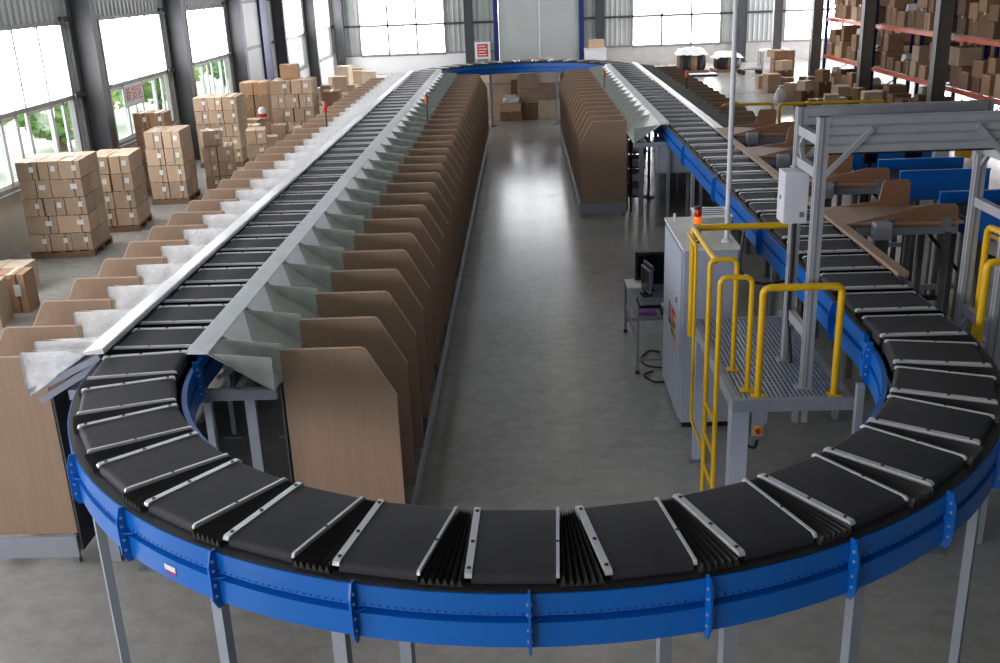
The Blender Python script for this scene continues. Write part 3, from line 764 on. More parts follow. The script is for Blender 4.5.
for i, (x, y, z) in enumerate(((-0.42, 32.75, 0.57), (0.1, 33.1, 1.41), (0.8, 33.05, 1.61))):
    t = thing('wrapped_bundle', 'white wrapped bundle on the cartons at the aisle end, %s from the left' % ORD[i], 'bundle', (x, y, z))
    R9 = random.Random(i+40); mb = MB().box(-0.24, 0.24, -0.2, 0.2, 0, 0.14).box(-0.2, 0.15, -0.16, 0.12, 0.14, 0.22); mb.v = [(a+R9.uniform(-.04, .04), b+R9.uniform(-.04, .04), c if c < .01 else c+R9.uniform(-.03, .03)) for a, b, c in mb.v]
    mb.build('wrapping', 'sack', t)
# ------------------------------------------------------------------ sign on the left window, poster at the back
def text_mesh(body, size, m, name='lettering'):
    cu = bpy.data.curves.new(name, 'FONT'); cu.body = body; cu.size = size; cu.align_x = 'CENTER'; cu.align_y = 'CENTER'; cu.extrude = 0.002
    tmp = bpy.data.objects.new(name, cu); COL.objects.link(tmp)
    bpy.context.view_layer.update()
    dg = bpy.context.evaluated_depsgraph_get(); me = bpy.data.meshes.new_from_object(tmp.evaluated_get(dg))
    bpy.data.objects.remove(tmp, do_unlink=True); me.materials.clear(); me.materials.append(MATS[m]); return me
sg = thing('hanging_sign', 'white board with three red characters hanging at the second left window', 'sign', (XL+0.075, 24.0, 1.84))
MB().box(-0.01, 0.01, -0.6, 0.6, 0, 0.5).build('board', 'paper', sg)
MB().box(-0.012, 0.014, -0.62, 0.62, 0.49, 0.51).box(-0.012, 0.014, -0.62, 0.62, -0.01, 0.01).box(-0.012, 0.014, -0.62, -0.6, 0, 0.5).box(-0.012, 0.014, 0.6, 0.62, 0, 0.5).build('border', 'frame', sg)
o = link('lettering', text_mesh('新货区', 0.36, 'red'), sg, (0.014, 0, 0.24)); o.rotation_euler = (PI/2, 0, PI/2)
ps = thing('framed_notice', 'white framed red notice standing against the back wall', 'notice', (-1.97, YB-0.5, 0.6))
MB().box(-0.38, 0.38, -0.02, 0.02, 0, 0.8).build('board', 'frame_white', ps)
MB().box(-0.26, 0.26, -0.026, -0.02, 0.1, 0.7).build('notice_sheet', 'red', ps)
for k in range(4): MB().box(-0.2, 0.2-0.06*(k % 2), -0.030, -0.026, 0.18+0.13*k, 0.22+0.13*k).build('lettering', 'paper', ps)
MB().box(-0.35, -0.30, -0.05, 0.05, -0.6, 0.0).box(0.30, 0.35, -0.05, 0.05, -0.6, 0.0).build('stand', 'frame_white', ps)
bx_ = thing('white_crate', 'white crate with cartons on it at the back wall right of the door', 'crate', (3.45, YB-1.2, 0))
MB().box(-0.5, 0.5, -0.4, 0.4, 0, 0.95).build('body', 'plaster_white', bx_)
MB().box(-0.52, 0.52, -0.42, 0.42, 0.9, 0.97).build('rim', 'frame_white', bx_)
carton(3.5, YB-1.2, 0.97, 0.7, 0.5, 0.4, 0.1, 'small brown carton on the white crate by the back wall', parts=1)

# ------------------------------------------------------------------ control cabinet, signal tower, pole
cb = thing('control_cabinet', 'tall pale grey control cabinet with stickers beside the yellow ladder', 'cabinet', (1.49, 9.3, 0))
MB().box(0.0, 0.51, 0, 1.27, 0.06, 1.86).build('body', 'cabinet', cb)
MB().box(0.02, 0.49, 0.02, 1.25, 0, 0.06).build('plinth', 'black', cb)
MB().box(-0.02, 0.53, -0.02, 1.29, 1.86, 1.885).build('roof', 'cabinet_top', cb)
dr = MB().box(-0.025, 0.0, 0.03, 1.19, 0.10, 1.83).build('door', 'cabinet', cb)
MB().box(-0.04, -0.025, 0.16, 0.20, 1.22, 1.42).build('handle', 'alu', dr); MB().box(-0.046, -0.04, 0.165, 0.195, 1.28, 1.34).build('lock', 'black', dr)
R5 = random.Random(5)
for k in range(14):
    y = 0.3+0.17*(k % 3)+R5.uniform(-.02, .02); z = 1.08-0.06*(k//3)
    MB().box(-0.03, -0.025, y, y+0.12, z, z+0.045).build('sticker', R5.choice(['green', 'green', 'black', 'amber_dull', 'yellow', 'red']), dr)
MB().prism([(-0.03, 0.30, 0.70), (-0.03, 0.46, 0.70), (-0.03, 0.38, 0.82)], (0.004, 0, 0)).build('warning_sign', 'yellow', dr)
MB().tube([(0.12, 0.1, 1.885), (0.12, 0.1, 1.93), (0.14, 0.1, 1.93)], 0.012, 6).build('lifting_eye', 'alu', cb); MB().tube([(0.06, 1.1, 1.885), (0.06, 1.1, 1.97)], 0.015, 6).build('lifting_eye', 'alu', cb)
tb = thing('wireway_box', 'flat galvanised metal box lying on the control cabinet', 'box', (1.9, 10.22, 1.885))
MB().box(-0.17, 0.17, -0.2, 0.2, 0, 0.12).build('body', 'galv', tb); MB().box(-0.18, 0.18, -0.21, 0.21, 0.12, 0.135).build('lid', 'white_metal', tb)
for i in range(4): MB().box(-0.15, 0.15, -0.16+i*0.09, -0.12+i*0.09, 0.135, 0.139).build('slot', 'grey_steel', tb)
st = thing('signal_tower', 'red, amber and green signal tower on the control cabinet', 'signal light', (1.64, 9.5, 1.885))
for z0, z1, m, nm in ((0, 0.12, 'black', 'base'), (0.12, 0.19, 'green_lens', 'green_lens'), (0.19, 0.26, 'amber_lens', 'amber_lens'), (0.26, 0.33, 'red_lens', 'red_lens'), (0.33, 0.36, 'black', 'cap')):
    MB().lathe([(0.034, z0), (0.036, z0+0.01), (0.036, z1-0.004), (0.034, z1)], (0, 0, 0), 14).build(nm, m, st, True)
pl = thing('conduit_pole', 'thin white pole rising from the control cabinet out of the picture', 'pole', (1.925, 9.50, 1.885))
MB().tube([(0, 0, 0), (0, 0, ZR-1.9)], 0.024, 12).build('pipe', 'box_white', pl, True); MB().lathe([(0.05, 0), (0.05, 0.02), (0.026, 0.03)], (0, 0, 0), 12).build('flange', 'box_white', pl)

# ------------------------------------------------------------------ work platform with ladder and yellow rails
ZP = 1.33
WP = thing('work_platform', 'grey grating platform with yellow rails and ladder beside the sorter', 'platform', (0, 0, 0))
px0, px1, py0, py1 = 1.50, 2.40, 6.93, 8.85
gr = MB(); n = 24
for i in range(n+1):
    x = px0+0.03+(px1-px0-0.06)*i/n; gr.box(x-0.009, x+0.009, py0+0.03, py1-0.03, ZP-0.03, ZP)
for i in range(31):
    y = py0+0.04+(py1-py0-0.08)*i/30; gr.box(px0+0.03, px1-0.03, y-0.004, y+0.004, ZP-0.02, ZP-0.002)
gr.build('grating', 'grate', WP)['kind'] = 'stuff'
for b in ((px0, px1, py0, py0+0.05), (px0, px1, py1-0.05, py1), (px0, px0+0.05, py0+0.05, py1-0.05), (px1-0.05, px1, py0+0.05, py1-0.05)): MB().box(*b, ZP-0.095, ZP+0.004).build('edge_channel', 'grey_paint', WP)
for y in (7.5, 8.2): MB().box(px0+0.05, px1-0.05, y-0.03, y+0.03, ZP-0.09, ZP-0.035).build('joist', 'grey_paint', WP)
for x, y, w in ((1.565, 7.01, 0.13), (1.54, 8.60, 0.08)):
    lg = MB().box(x-w/2, x+w/2, y-w/2, y+w/2, 0.015, ZP-0.095).build('leg', 'cabinet', WP); MB().box(x-w, x+w, y-w, y+w, 0, 0.015).build('foot_plate', 'grey_steel', lg)
for x in (1.75, 1.98, 2.05): MB().box(x-0.02, x+0.02, py0+0.02, py0+0.06, ZP-0.2, ZP-0.095).build('hanger', 'grey_paint', WP)
def bend(pts, r=0.06, k=4):
    P = [Vector(p) for p in pts]; out = [P[0]]
    for i in range(1, len(P)-1):
        a = (P[i-1]-P[i]).normalized(); b = (P[i+1]-P[i]).normalized()
        rr = min(r, (P[i-1]-P[i]).length/2, (P[i+1]-P[i]).length/2)
        s, e = P[i]+a*rr, P[i]+b*rr
        for j in range(k+1):
            t = j/k; out.append(s*(1-t)**2+P[i]*2*t*(1-t)+e*t**2)
    out.append(P[-1]); return out
def rail(parent, pts, r=0.021, name='railing', plates=()):
    o = MB().tube(bend(pts), r, 10).build(name, 'yellow', parent, True)
    for p in plates: MB().box(p[0]-0.05, p[0]+0.05, p[1]-0.04, p[1]+0.04, p[2], p[2]+0.012).build('foot_plate', 'yellow', o)
    return o
ZG = 2.24
rail(WP, [(1.70, 7.0, ZP), (1.70, 7.0, 2.19), (2.27, 7.0, 2.19), (2.27, 7.0, ZP)], 0.027, plates=((1.70, 7.0, ZP), (2.27, 7.0, ZP)))
# the ladder: two stiles that bend over and come down on the platform
LX = 1.41
rail(WP, [(LX, 7.12, 0.02), (LX, 7.12, ZG), (1.645, 7.12, ZG), (1.645, 7.12, ZP)], 0.02, 'ladder_stile', ((1.645, 7.12, ZP),))
rail(WP, [(LX, 7.55, 0.02), (LX, 7.55, ZG+0.02), (1.62, 7.55, ZG+0.02), (1.62, 7.55, ZP)], 0.02, 'ladder_stile', ((1.62, 7.55, ZP),))
for i in range(4): MB().tube([(LX, 7.12, 0.22+0.28*i), (LX, 7.55, 0.22+0.28*i)], 0.016, 8).build('rung', 'yellow', WP, True)
# safety loop left of the ladder, rear rail
rail(WP, [(LX, 7.57, 0.60), (LX, 8.2, 0.60), (LX, 8.2, ZG-0.04), (LX, 8.62, ZG-0.04)], 0.014, 'ladder_guard')
rail(WP, [(1.46, 7.57, ZG), (1.46, 8.64, ZG)], 0.024)
rail(WP, [(1.46, 8.66, ZP-0.1), (1.46, 8.66, ZG), (2.30, 8.66, ZG)], 0.029)
es = thing('stop_button_box', 'small grey box with red and yellow stop button under the platform edge', 'button', (1.70, 6.985, 1.025))
MB().box(-0.045, 0.045, -0.03, 0.03, 0, 0.21).build('housing', 'grey_paint', es)
ob = MB().tube([(0, -0.03, 0.05), (0, -0.045, 0.05)], 0.036, 14).build('collar', 'yellow', es, True); MB().tube([(0, -0.045, 0.05), (0, -0.065, 0.05)], 0.022, 12).build('button', 'red_lens', es, True)
cbx = tag(MB().tube(bend([(1.62, 6.97, 1.2), (1.61, 6.96, 0.95), (1.70, 6.99, 0.90), (1.71, 6.99, 0.97)], 0.05), 0.012, 8).build('cable', 'cable', None, True), 'black cable looping down from the platform edge to the stop button', 'cable')

# ------------------------------------------------------------------ scanning gantry over the right run
GN = thing('scanner_gantry', 'silver aluminium gantry bridging the right conveyor run', 'gantry')
GX0, GX1, GYA, GYB, GZ = 2.095, 3.48, 7.16, 7.74, 3.385
def profile_post(x, y, z0, z1, w=0.075):
    o = MB().box(x-w/2, x+w/2, y-w/2, y+w/2, z0, z1).build('post', 'alu_dull', GN)
    for dx, dy in ((0, -1), (-1, 0), (1, 0)):
        MB().box(x+dx*w/2-(0.008 if dx == 0 else 0.002), x+dx*w/2+(0.008 if dx == 0 else 0.002), y+dy*w/2-(0.008 if dy == 0 else 0.002), y+dy*w/2+(0.008 if dy == 0 else 0.002), z0, z1).build('groove', 'grey_steel', o)
for x in (GX0, GX1):
    for y in (GYA, GYB):
        profile_post(x, y, ZP+0.012, GZ); MB().box(x-0.07, x+0.07, y-0.05, y+0.05, ZP, ZP+0.012).build('foot_plate', 'alu_dull', GN)
    for z in ((2.98, 3.215) if x < 3 else (2.62, 3.03)): 
        mb = MB().bar((x, GYA+0.03, z), (x, GYB-0.03, z), 0.05, 0.07); mb.build('side_rail', 'alu_dull', GN)
    for (ya, za, yb, zb) in ((GYA+0.03, 3.10, GYA+0.13, 3.19), (GYB-0.03, 3.10, GYB-0.13, 3.19), (GYA+0.03, 3.09, GYA+0.13, 3.0), (GYB-0.03, 3.09, GYB-0.13, 3.0)) if x < 3 else ((GYA+0.03, 2.9, GYA+0.13, 3.0), (GYB-0.03, 2.9, GYB-0.13, 3.0)):
        MB().bar((x, ya, za), (x, yb, zb), 0.03, 0.03).build('gusset', 'alu_dull', GN)
    for s_, ya in ((1, GYA), (-1, GYB)):
        MB().bar((x, ya+s_*0.03, ZP+0.28), (x, ya+s_*0.14, ZP+0.40), 0.03, 0.035).build('gusset', 'alu_dull', GN)
    MB().bar((x, GYA, ZP+0.42), (x, GYB, ZP+0.42), 0.045, 0.08).build('side_rail', 'alu_dull', GN)
for y, zb in ((GYA, 3.13), (GYB, 3.10)):
    # wide grooved beam: stacked ribs
    nrib = 4; hh = (GZ-zb)/nrib
    for i in range(nrib):
        z0 = zb+i*hh
        mb = MB().prism([(GX0-0.03, y-0.035, z0+0.006), (GX0-0.03, y-0.035, z0+hh-0.012), (GX0-0.03, y-0.022, z0+hh), (GX0-0.03, y+0.035, z0+hh), (GX0-0.03, y+0.035, z0), (GX0-0.03, y-0.022, z0)], (GX1-GX0+0.06, 0, 0))
        mb.build('beam_rib', 'alu_dull', GN)
    MB().box(GX0+0.03, GX1-0.03, y-0.018, y+0.03, zb-0.012, zb).build('beam_seal', 'black', GN)
    for xa, xb in ((GX0+0.02, GX0+0.33), (GX1-0.02, GX1-0.33)):
        MB().bar((xa, y-0.05, 2.98), (xb, y-0.05, 3.30), 0.03, 0.04, (0, 1, 0)).build('diagonal_brace', 'alu_dull', GN)
eb = thing('terminal_box', 'white electrical box mounted on the rear left gantry post', 'electrical box', (2.03, 7.621, ZP))
MB().box(-0.09, 0.09, -0.12, 0.08, 1.21, 1.60).build('housing', 'box_white', eb)
dd = MB().box(-0.085, 0.085, -0.128, -0.12, 1.216, 1.594).build('door', 'box_white', eb)
MB().box(0.03, 0.065, -0.131, -0.128, 1.26, 1.30).build('rating_label', 'grey_steel', dd); MB().box(-0.094, -0.09, -0.02, 0.0, 1.38, 1.41).build('lock', 'blue_dark', eb)
tag(MB().tube(bend([(2.07, 7.68, 2.57), (2.08, 7.68, 2.2), (2.07, 7.68, 1.8), (2.10, 7.6, 1.36)], 0.1), 0.013, 8).build('cable', 'cable', None, True), 'black cable running down the gantry post below the white electrical box', 'cable')
tag(MB().tube(bend([(1.98, 9.0, 2.12), (1.93, 8.95, 1.72), (2.12, 8.9, 1.62), (2.40, 8.9, 1.66)], 0.12), 0.014, 8).build('cable', 'cable', None, True), 'thick black cable looping from the rail to the blue frame', 'cable')
# right-hand platform with its yellow rails
RP = thing('side_platform', 'small grey platform with yellow rails at the right edge', 'platform')
MB().box(3.40, 4.5, 6.95, 8.0, ZP-0.1, ZP).build('deck', 'grate', RP)
for x, y in ((3.5, 7.05), (4.4, 7.05), (3.5, 7.9), (4.4, 7.9)): MB().box(x-0.04, x+0.04, y-0.04, y+0.04, 0, ZP-0.1).build('leg', 'grey_paint', RP)
rail(RP, [(3.30, 7.02, ZP-0.05), (3.30, 7.02, 2.33), (3.9, 7.02, 2.33), (3.9, 7.02, ZP)], 0.028)
rail(RP, [(3.55, 7.62, ZP), (3.55, 7.62, 2.44), (3.62, 6.9, 2.44)], 0.026)
rail(RP, [(3.62, 7.75, ZP), (3.62, 7.75, 2.34), (3.68, 7.2, 2.34)], 0.018)

# ------------------------------------------------------------------ computer table by the cabinet
tbT = thing('work_table', 'small cluttered metal table behind the control cabinet', 'table', (1.2, 10.75, 0))
MB().box(0, 0.7, 0, 1.5, 0.68, 0.71).build('table_top', 'grey_steel', tbT)
for x in (0.02, 0.66):
    for y in (0.03, 1.45): MB().box(x-0.015, x+0.015, y-0.015, y+0.015, 0.05, 0.68).build('leg', 'grey_steel', tbT); MB().lathe([(0.02, 0), (0.03, 0.02), (0.02, 0.05)], (x, y, 0), 8).build('caster', 'black', tbT, True)
for y in (0.03, 1.45): MB().box(0.02, 0.66, y-0.012, y+0.012, 0.16, 0.19).build('stretcher', 'grey_steel', tbT)
for x, z in ((0.02, 0.36),): MB().box(x-0.01, x+0.01, 0.03, 1.45, z, z+0.03).build('stretcher', 'grey_steel', tbT)
pc = thing('computer_monitor', 'large black monitor facing away at the back of the cluttered table', 'monitor', (1.56, 12.05, 0.71))
MB().box(-0.24, 0.24, -0.03, 0.02, 0.04, 0.40).build('casing', 'black', pc); MB().box(-0.21, 0.21, -0.034, -0.03, 0.07, 0.37).build('screen', 'screen', pc); MB().box(-0.12, 0.12, -0.08, 0.08, 0, 0.04).build('stand', 'black', pc)
for i, y in enumerate((11.55, 11.75)):
    t = thing('flat_screen', 'thin grey flat screen seen edge on, %s of two on the table' % ('nearer', 'farther')[i], 'monitor', (1.40+0.05*i, y, 0.71), 0.2)
    MB().box(-0.012, 0.012, -0.16, 0.16, 0.06, 0.34).build('casing', 'grey_steel', t); MB().box(-0.016, -0.012, -0.14, 0.14, 0.09, 0.32).build('screen', 'screen', t); MB().box(-0.06, 0.06, -0.08, 0.08, 0, 0.012).box(-0.012, 0.012, -0.03, 0.03, 0.012, 0.07).build('stand', 'black', t)
for nm, lb, ct, x, y, dims, m in (('keyboard', 'black keyboard on the cluttered table', 'keyboard', 1.46, 11.2, (0.2, 0.16, 0.03), 'black'), ('paper_stack', 'white papers at the far left corner of the cluttered table', 'papers', 1.30, 12.0, (0.1, 0.18, 0.015), 'paper'),
                                  ('folder', 'violet folder on the near edge of the cluttered table', 'folder', 1.33, 10.86, (0.1, 0.08, 0.03), 'violet'), ('tray', 'dark tray on the near end of the table', 'tray', 1.60, 10.88, (0.12, 0.1, 0.03), 'black')):
    t = thing(nm, lb, ct, (x, y, 0.71)); w, d, h = dims
    MB().box(-w, w, -d, d, 0, h).build('body', m, t)
    if nm == 'keyboard':
        for i in range(5):
            for k in range(10): MB().box(-w+0.02+k*0.037, -w+0.048+k*0.037, -d+0.03+i*0.055, -d+0.07+i*0.055, h, h+0.006).build('key', 'grey_steel', t)
    else: MB().box(-w*0.8, w*0.8, -d*0.8, d*0.8, h, h+0.006).build('cover', m, t)
cu = thing('white_bowl', 'small white bowl on the dark tray', 'bowl', (1.56, 10.9, 0.746)); MB().lathe([(0.03, 0), (0.06, 0.03), (0.065, 0.06), (0.058, 0.06), (0.03, 0.02)], (0, 0, 0), 16).build('bowl', 'paper', cu, True)
for i, p in enumerate(([(1.55, 10.9, 0.02), (1.35, 10.95, 0.02), (1.28, 11.2, 0.02), (1.45, 11.5, 0.02), (1.56, 11.4, 0.02)], [(1.55, 10.5, 0.02), (1.38, 10.45, 0.02), (1.26, 10.7, 0.02), (1.4, 10.8, 0.02)])):
    tag(MB().tube(bend(p, 0.12), 0.012, 6).build('cable', 'cable', None, True), 'black cable coiled on the floor under the table, %s one' % ('farther', 'nearer')[i], 'cable')

# ------------------------------------------------------------------ end frame of the right aisle bank, motor box
mo = thing('motor_cabinet', 'grey metal box under the right run beyond the control cabinet', 'cabinet', (2.62, 17.9, 1.0))
MB().box(-0.3, 0.3, -0.25, 0.25, 0, 0.58).build('body', 'grey_paint', mo); MB().box(-0.28, 0.28, -0.26, -0.25, 0.02, 0.56).build('door', 'cabinet', mo)
for x in (-0.27, 0.27): MB().box(x-0.025, x+0.025, -0.03, 0.03, -1.0, 0).build('leg', 'grey_paint', mo)
sr = thing('roll_rack', 'black stand of white bundles behind the first right aisle divider', 'rack', (2.06, 19.6, 0))
for x in (-0.06, 0.16):
    MB().box(x-0.02, x+0.02, -0.5, -0.46, 0, 1.5).build('post', 'black', sr)
for i in range(5):
    MB().box(-0.1, 0.2, -0.5, 0.1, 0.28+i*0.28, 0.30+i*0.28).build('shelf', 'black', sr)
    MB().box(-0.09, 0.19, -0.44, 0.1, 0.30+i*0.28, 0.44+i*0.28).build('bundle', 'paper', sr)

# ------------------------------------------------------------------ infeed tables on the right
def infeed(y, label, i, xe=5.5):
    t = thing('infeed_table', label, 'infeed table', (0, y, 0), 0, 'wooden infeed tables')
    near = [(3.30, 1.90), (4.34, 1.875), (4.34, 2.075), (4.31, 2.11), (4.08, 2.115), (3.30, 1.945)]
    MB().prism([(x-0.07, -0.012, z) for x, z in near], (0, 0.024, 0)).build('side_board', 'infeed_board', t)
    far = [(3.30, 1.90), (4.12, 1.90), (4.12, 2.19), (4.09, 2.22), (3.86, 2.22), (3.83, 2.19), (3.80, 2.0), (3.30, 1.945)]
    MB().prism([(x-0.07, 0.70, z) for x, z in far], (0, 0.024, 0)).build('side_board', 'infeed_board', t)
    MB().prism([(3.14, -0.02, 1.945), (3.40, -0.02, 1.955), (4.34, -0.02, 1.93), (4.34, -0.02, 1.91), (3.14, -0.02, 1.925)], (0, 0.74, 0)).build('table_top', 'tan_board', t)
    MB().box(3.30, 4.3, 0.02, 0.06, 1.80, 1.90).box(3.30, 4.3, 0.64, 0.68, 1.80, 1.90).build('frame', 'grey_paint', t)
    for x in (3.55, 4.20):
        for yy in (0.04, 0.66): MB().box(x-0.03, x+0.03, yy-0.03, yy+0.03, 0, 1.82).build('leg', 'column_right', t)
        MB().box(x-0.02, x+0.02, 0.04, 0.66, 0.5, 0.55).build('stretcher', 'grey_paint', t)
    MB().bar((3.55, 0.04, 1.5), (4.2, 0.04, 0.9), 0.03, 0.04).build('brace', 'black', t)
    MB().box(3.55, 4.2, 0.02, 0.06, 1.1, 1.15).build('stretcher', 'black', t)
    for x in (3.60, 4.16): MB().box(x-0.045, x+0.045, -0.03, -0.012, 1.88, 1.98).build('bracket', 'grey_steel', t)
    MB().box(3.42, 3.58, -0.16, -0.03, 1.80, 1.97).build('sensor_box', 'alu_dull', t)
    b = thing('belt_conveyor', 'blue-sided belt conveyor feeding the %s wooden infeed table' % ORD[i], 'conveyor', (0, y, 0), 0, 'blue infeed conveyors')
    for yy in (-0.04, 0.72): 
        MB().box(4.38, xe, yy, yy+0.03, 1.72, 2.06).build('side_panel', 'blue', b); MB().box(4.38, xe, yy-0.015, yy+0.045, 2.06, 2.075).build('panel_lip', 'blue', b)
    MB().box(4.40, xe-0.02, 0.0, 0.71, 1.92, 1.95).build('belt', 'belt', b); MB().box(4.42, xe-0.04, 0.02, 0.68, 1.75, 1.92).build('bed', 'blue_dark', b)
    for x in (4.55, xe-0.2):
        for yy in (0.0, 0.7): MB().box(x-0.03, x+0.03, yy-0.03, yy+0.03, 0, 1.76).build('leg', 'column_right', b)
    MB().box(4.55, xe-0.2, -0.02, 0.02, 0.6, 0.66).build('stretcher', 'grey_paint', b); MB().bar((4.55, 0.0, 1.6), (xe-0.2, 0.0, 0.8), 0.03, 0.04).build('brace', 'black', b)
for i, (y, xe) in enumerate(((9.85, 6.4), (11.8, 5.42), (13.8, 5.6), (15.75, 5.6))):
    infeed(y, 'wooden infeed table on the right run, %s from the camera' % ORD[i], i, xe)
for i, (x, y, w) in enumerate(((4.55, 13.35, 0.18), (5.05, 13.2, 0.22))):
    t = thing('scale_display', 'black screen on a post among the blue conveyors, %s of two' % ('left', 'right')[i], 'monitor', (x, y, 0))
    MB().box(-w/2, w/2, -0.03, 0.03, 1.88, 2.10).build('casing', 'black', t); MB().box(-w/2+0.02, w/2-0.02, -0.034, -0.03, 1.9, 2.08).build('screen', 'screen', t); MB().box(-0.02, 0.02, -0.02, 0.02, 0, 1.88).build('post', 'black', t); MB().box(-0.12, 0.12, -0.12, 0.12, 0, 0.02).build('foot', 'black', t)
t = thing('white_device', 'small white device on a post right of the black screens', 'device', (5.45, 13.3, 0)); MB().box(-0.09, 0.09, -0.05, 0.05, 1.92, 2.14).build('casing', 'box_white', t); MB().box(-0.015, 0.015, -0.015, 0.015, 0, 1.92).build('post', 'grey_steel', t); MB().box(-0.06, 0.06, -0.055, -0.05, 2.02, 2.1).build('screen', 'grey_steel', t); MB().box(-0.1, 0.1, -0.1, 0.1, 0, 0.02).build('foot', 'grey_steel', t)
t = thing('yellow_motor', 'small yellow box behind the blue conveyors near the gantry', 'motor', (6.0, 13.9, 0)); MB().box(-0.07, 0.07, -0.1, 0.1, 1.82, 2.0).build('casing', 'yellow', t); MB().box(-0.02, 0.02, -0.02, 0.02, 0, 1.82).build('post', 'grey_steel', t); MB().box(-0.1, 0.1, -0.1, 0.1, 0, 0.02).build('foot', 'grey_steel', t)
carton(4.85, 12.75, 0, 0.5, 0.42, 0.36, 0.3, 'small carton on the floor under the blue infeed conveyors', m='card')
carton(5.35, 12.2, 0, 0.6, 0.5, 0.3, -0.3, 'flat carton on the floor near the right gantry leg', m='card')
carton(3.8, 12.6, 0, 0.4, 0.4, 0.3, 0.5, 'carton on the floor under the first infeed table', m='card_dark')

# yellow rails behind the infeed tables
YRL = thing('guard_rail', 'left of two yellow tube rails behind the infeed tables', 'railing', (0, 0, 0))
rail(YRL, [(3.95, 20.45, 0), (3.95, 20.45, 1.80), (4.95, 20.45, 1.80), (4.95, 20.45, 0)], 0.03, plates=((3.95, 20.45, 0), (4.95, 20.45, 0)))
YRL = thing('guard_rail', 'right of two yellow tube rails behind the infeed tables', 'railing', (0, 0, 0))
rail(YRL, [(5.06, 20.3, 0), (5.06, 20.3, 1.80), (7.1, 20.3, 1.80), (7.1, 20.3, 0)], 0.03, plates=((5.06, 20.3, 0), (7.1, 20.3, 0)))

# ------------------------------------------------------------------ pallet rack on the right with goods
def rack(x0, x1, frames, levels, top, label):
    t = thing('pallet_rack', label, 'rack')
    for y in frames:
        for x in (x0, x1): MB().box(x-0.05, x+0.05, y-0.05, y+0.05, 0, top).build('upright', 'navy', t)
        z = 0.3; fl = 0
        while z+0.7 < top:
            a, b = (x0, x1) if fl % 2 == 0 else (x1, x0)
            MB().bar((a, y, z), (b, y, z+0.7), 0.03, 0.03).build('brace', 'navy', t); z += 0.7; fl += 1
    for z in levels:
        for ya, yb in zip(frames, frames[1:]):
            for x in (x0, x1): MB().box(x-0.03, x+0.03, ya+0.05, yb-0.05, z-0.06, z+0.06).build('beam', 'orange', t)
            n = 3
            for k in range(n): MB().box(x0+0.04, x1-0.04, ya+0.1+k*(yb-ya-0.2)/n, ya+0.08+(k+1)*(yb-ya-0.2)/n, z+0.06, z+0.08).build('deck_board', 'deck', t)
    return t
FR = [22.9, 28.3, 33.7, 39.1]
LV = (1.12, 2.44)
rack(11.3, 12.5, FR, LV, 3.3, 'orange and blue pallet rack nearest the right columns')
rack(12.8, 14.0, FR, LV, 4.4, 'orange and blue pallet rack behind the nearest rack')
def shelf_goods(x, z, ya, yb, where, depth=0.5, hmin=0.3, hmax=0.55, step=0.7, mats=('card_deep', 'card_dark', 'card_deep', 'card_dark', 'card')):
    y = ya+0.4; i = 0; npar = 0
    while y < yb-0.3:
        w = RC.uniform(step*0.65, step*1.1); zz = z
        for k in range(RC.choice((1, 2, 2)) if z > 0.1 else 1):
            h = RC.uniform(hmin, hmax)
            carton(x+RC.uniform(-.06, .06), y, zz, w*RC.uniform(0.8, 0.95), depth*RC.uniform(.8, 1), h, PI/2+RC.uniform(-.08, .08), 'carton on the %s, %s from the near end' % (where, ordinal(i)), 'cartons on the '+where, RC.choice(mats), RC.choice((0, 1, 1, 3))); i += 1
            zz += h*1.035
        if RC.random() < 0.3:
            t = thing('white_parcel', 'white parcel on the %s, %s one' % (where, ORD[npar]), 'parcel', (x, y, zz), RC.uniform(-.4, .4)); MB().prism([(-.15, -.12, 0), (.15, -.12, 0), (.17, -.12, .1), (.1, -.12, .2), (-.12, -.12, .18)], (0, .26, 0)).build('wrapping', 'sack', t)
            npar += 1
        y += w+0.06
for a, b, nm in ((28.4, 33.6, 'middle bay'), (33.8, 39.0, 'far bay'), (23.0, 28.2, 'near bay')):
    shelf_goods(11.62, 1.2, a, b, 'lower shelf of the front rack, '+nm, 0.6)
    shelf_goods(11.62, 2.52, a, b, 'upper shelf of the front rack, '+nm, 0.6, 0.35, 0.6)
    if a > 24: shelf_goods(11.62, 0.0, a, b, 'floor of the front rack, '+nm, 0.6, 0.4, 0.8)
    if a > 24: shelf_goods(13.25, 1.2, a, b, 'lower shelf of the rear rack, '+nm, 0.6, 0.4, 0.6, 1.0)
    if a > 24: shelf_goods(13.25, 2.52, a, b, 'upper shelf of the rear rack, '+nm, 0.6, 0.5, 0.7, 1.0)
# jumble of cartons on the floor before the rack
spots = []
for i in range(46):
    y = RC.uniform(28.5, 40.5); x = RC.uniform(8.9 if y > 34 else 8.5, 10.4)
    if all((x-a)**2+(y-b)**2 > 0.62**2 for a, b in spots): spots.append((x, y))
spots.sort(key=lambda p: p[1])
for i, (x, y) in enumerate(spots):
    w = RC.uniform(0.45, 0.62); h = RC.uniform(0.35, 0.7); r = RC.uniform(-.5, .5)
    carton(x, y, 0, w, w*0.85, h, r, 'carton on the floor before the rack, %s row from the camera' % ordinal(i), 'jumbled cartons before the rack', RC.choice(['card', 'card_dark', 'card_deep', 'card_deep']), 1)
    if RC.random() < 0.45: carton(x, y, h*1.03, w*0.8, w*0.7, RC.uniform(.25, .4), r+0.3, 'carton stacked on the %s floor carton before the rack' % ordinal(i), 'jumbled cartons before the rack', RC.choice(['card', 'card_dark', 'card_pale']), 0)
stack(10.2, 41.2, 0.85, 0.9, 0.1, 2, 2, 4, 0.28, 'tall stack by the far right column', 'card_dark', pal=True, parts=1)
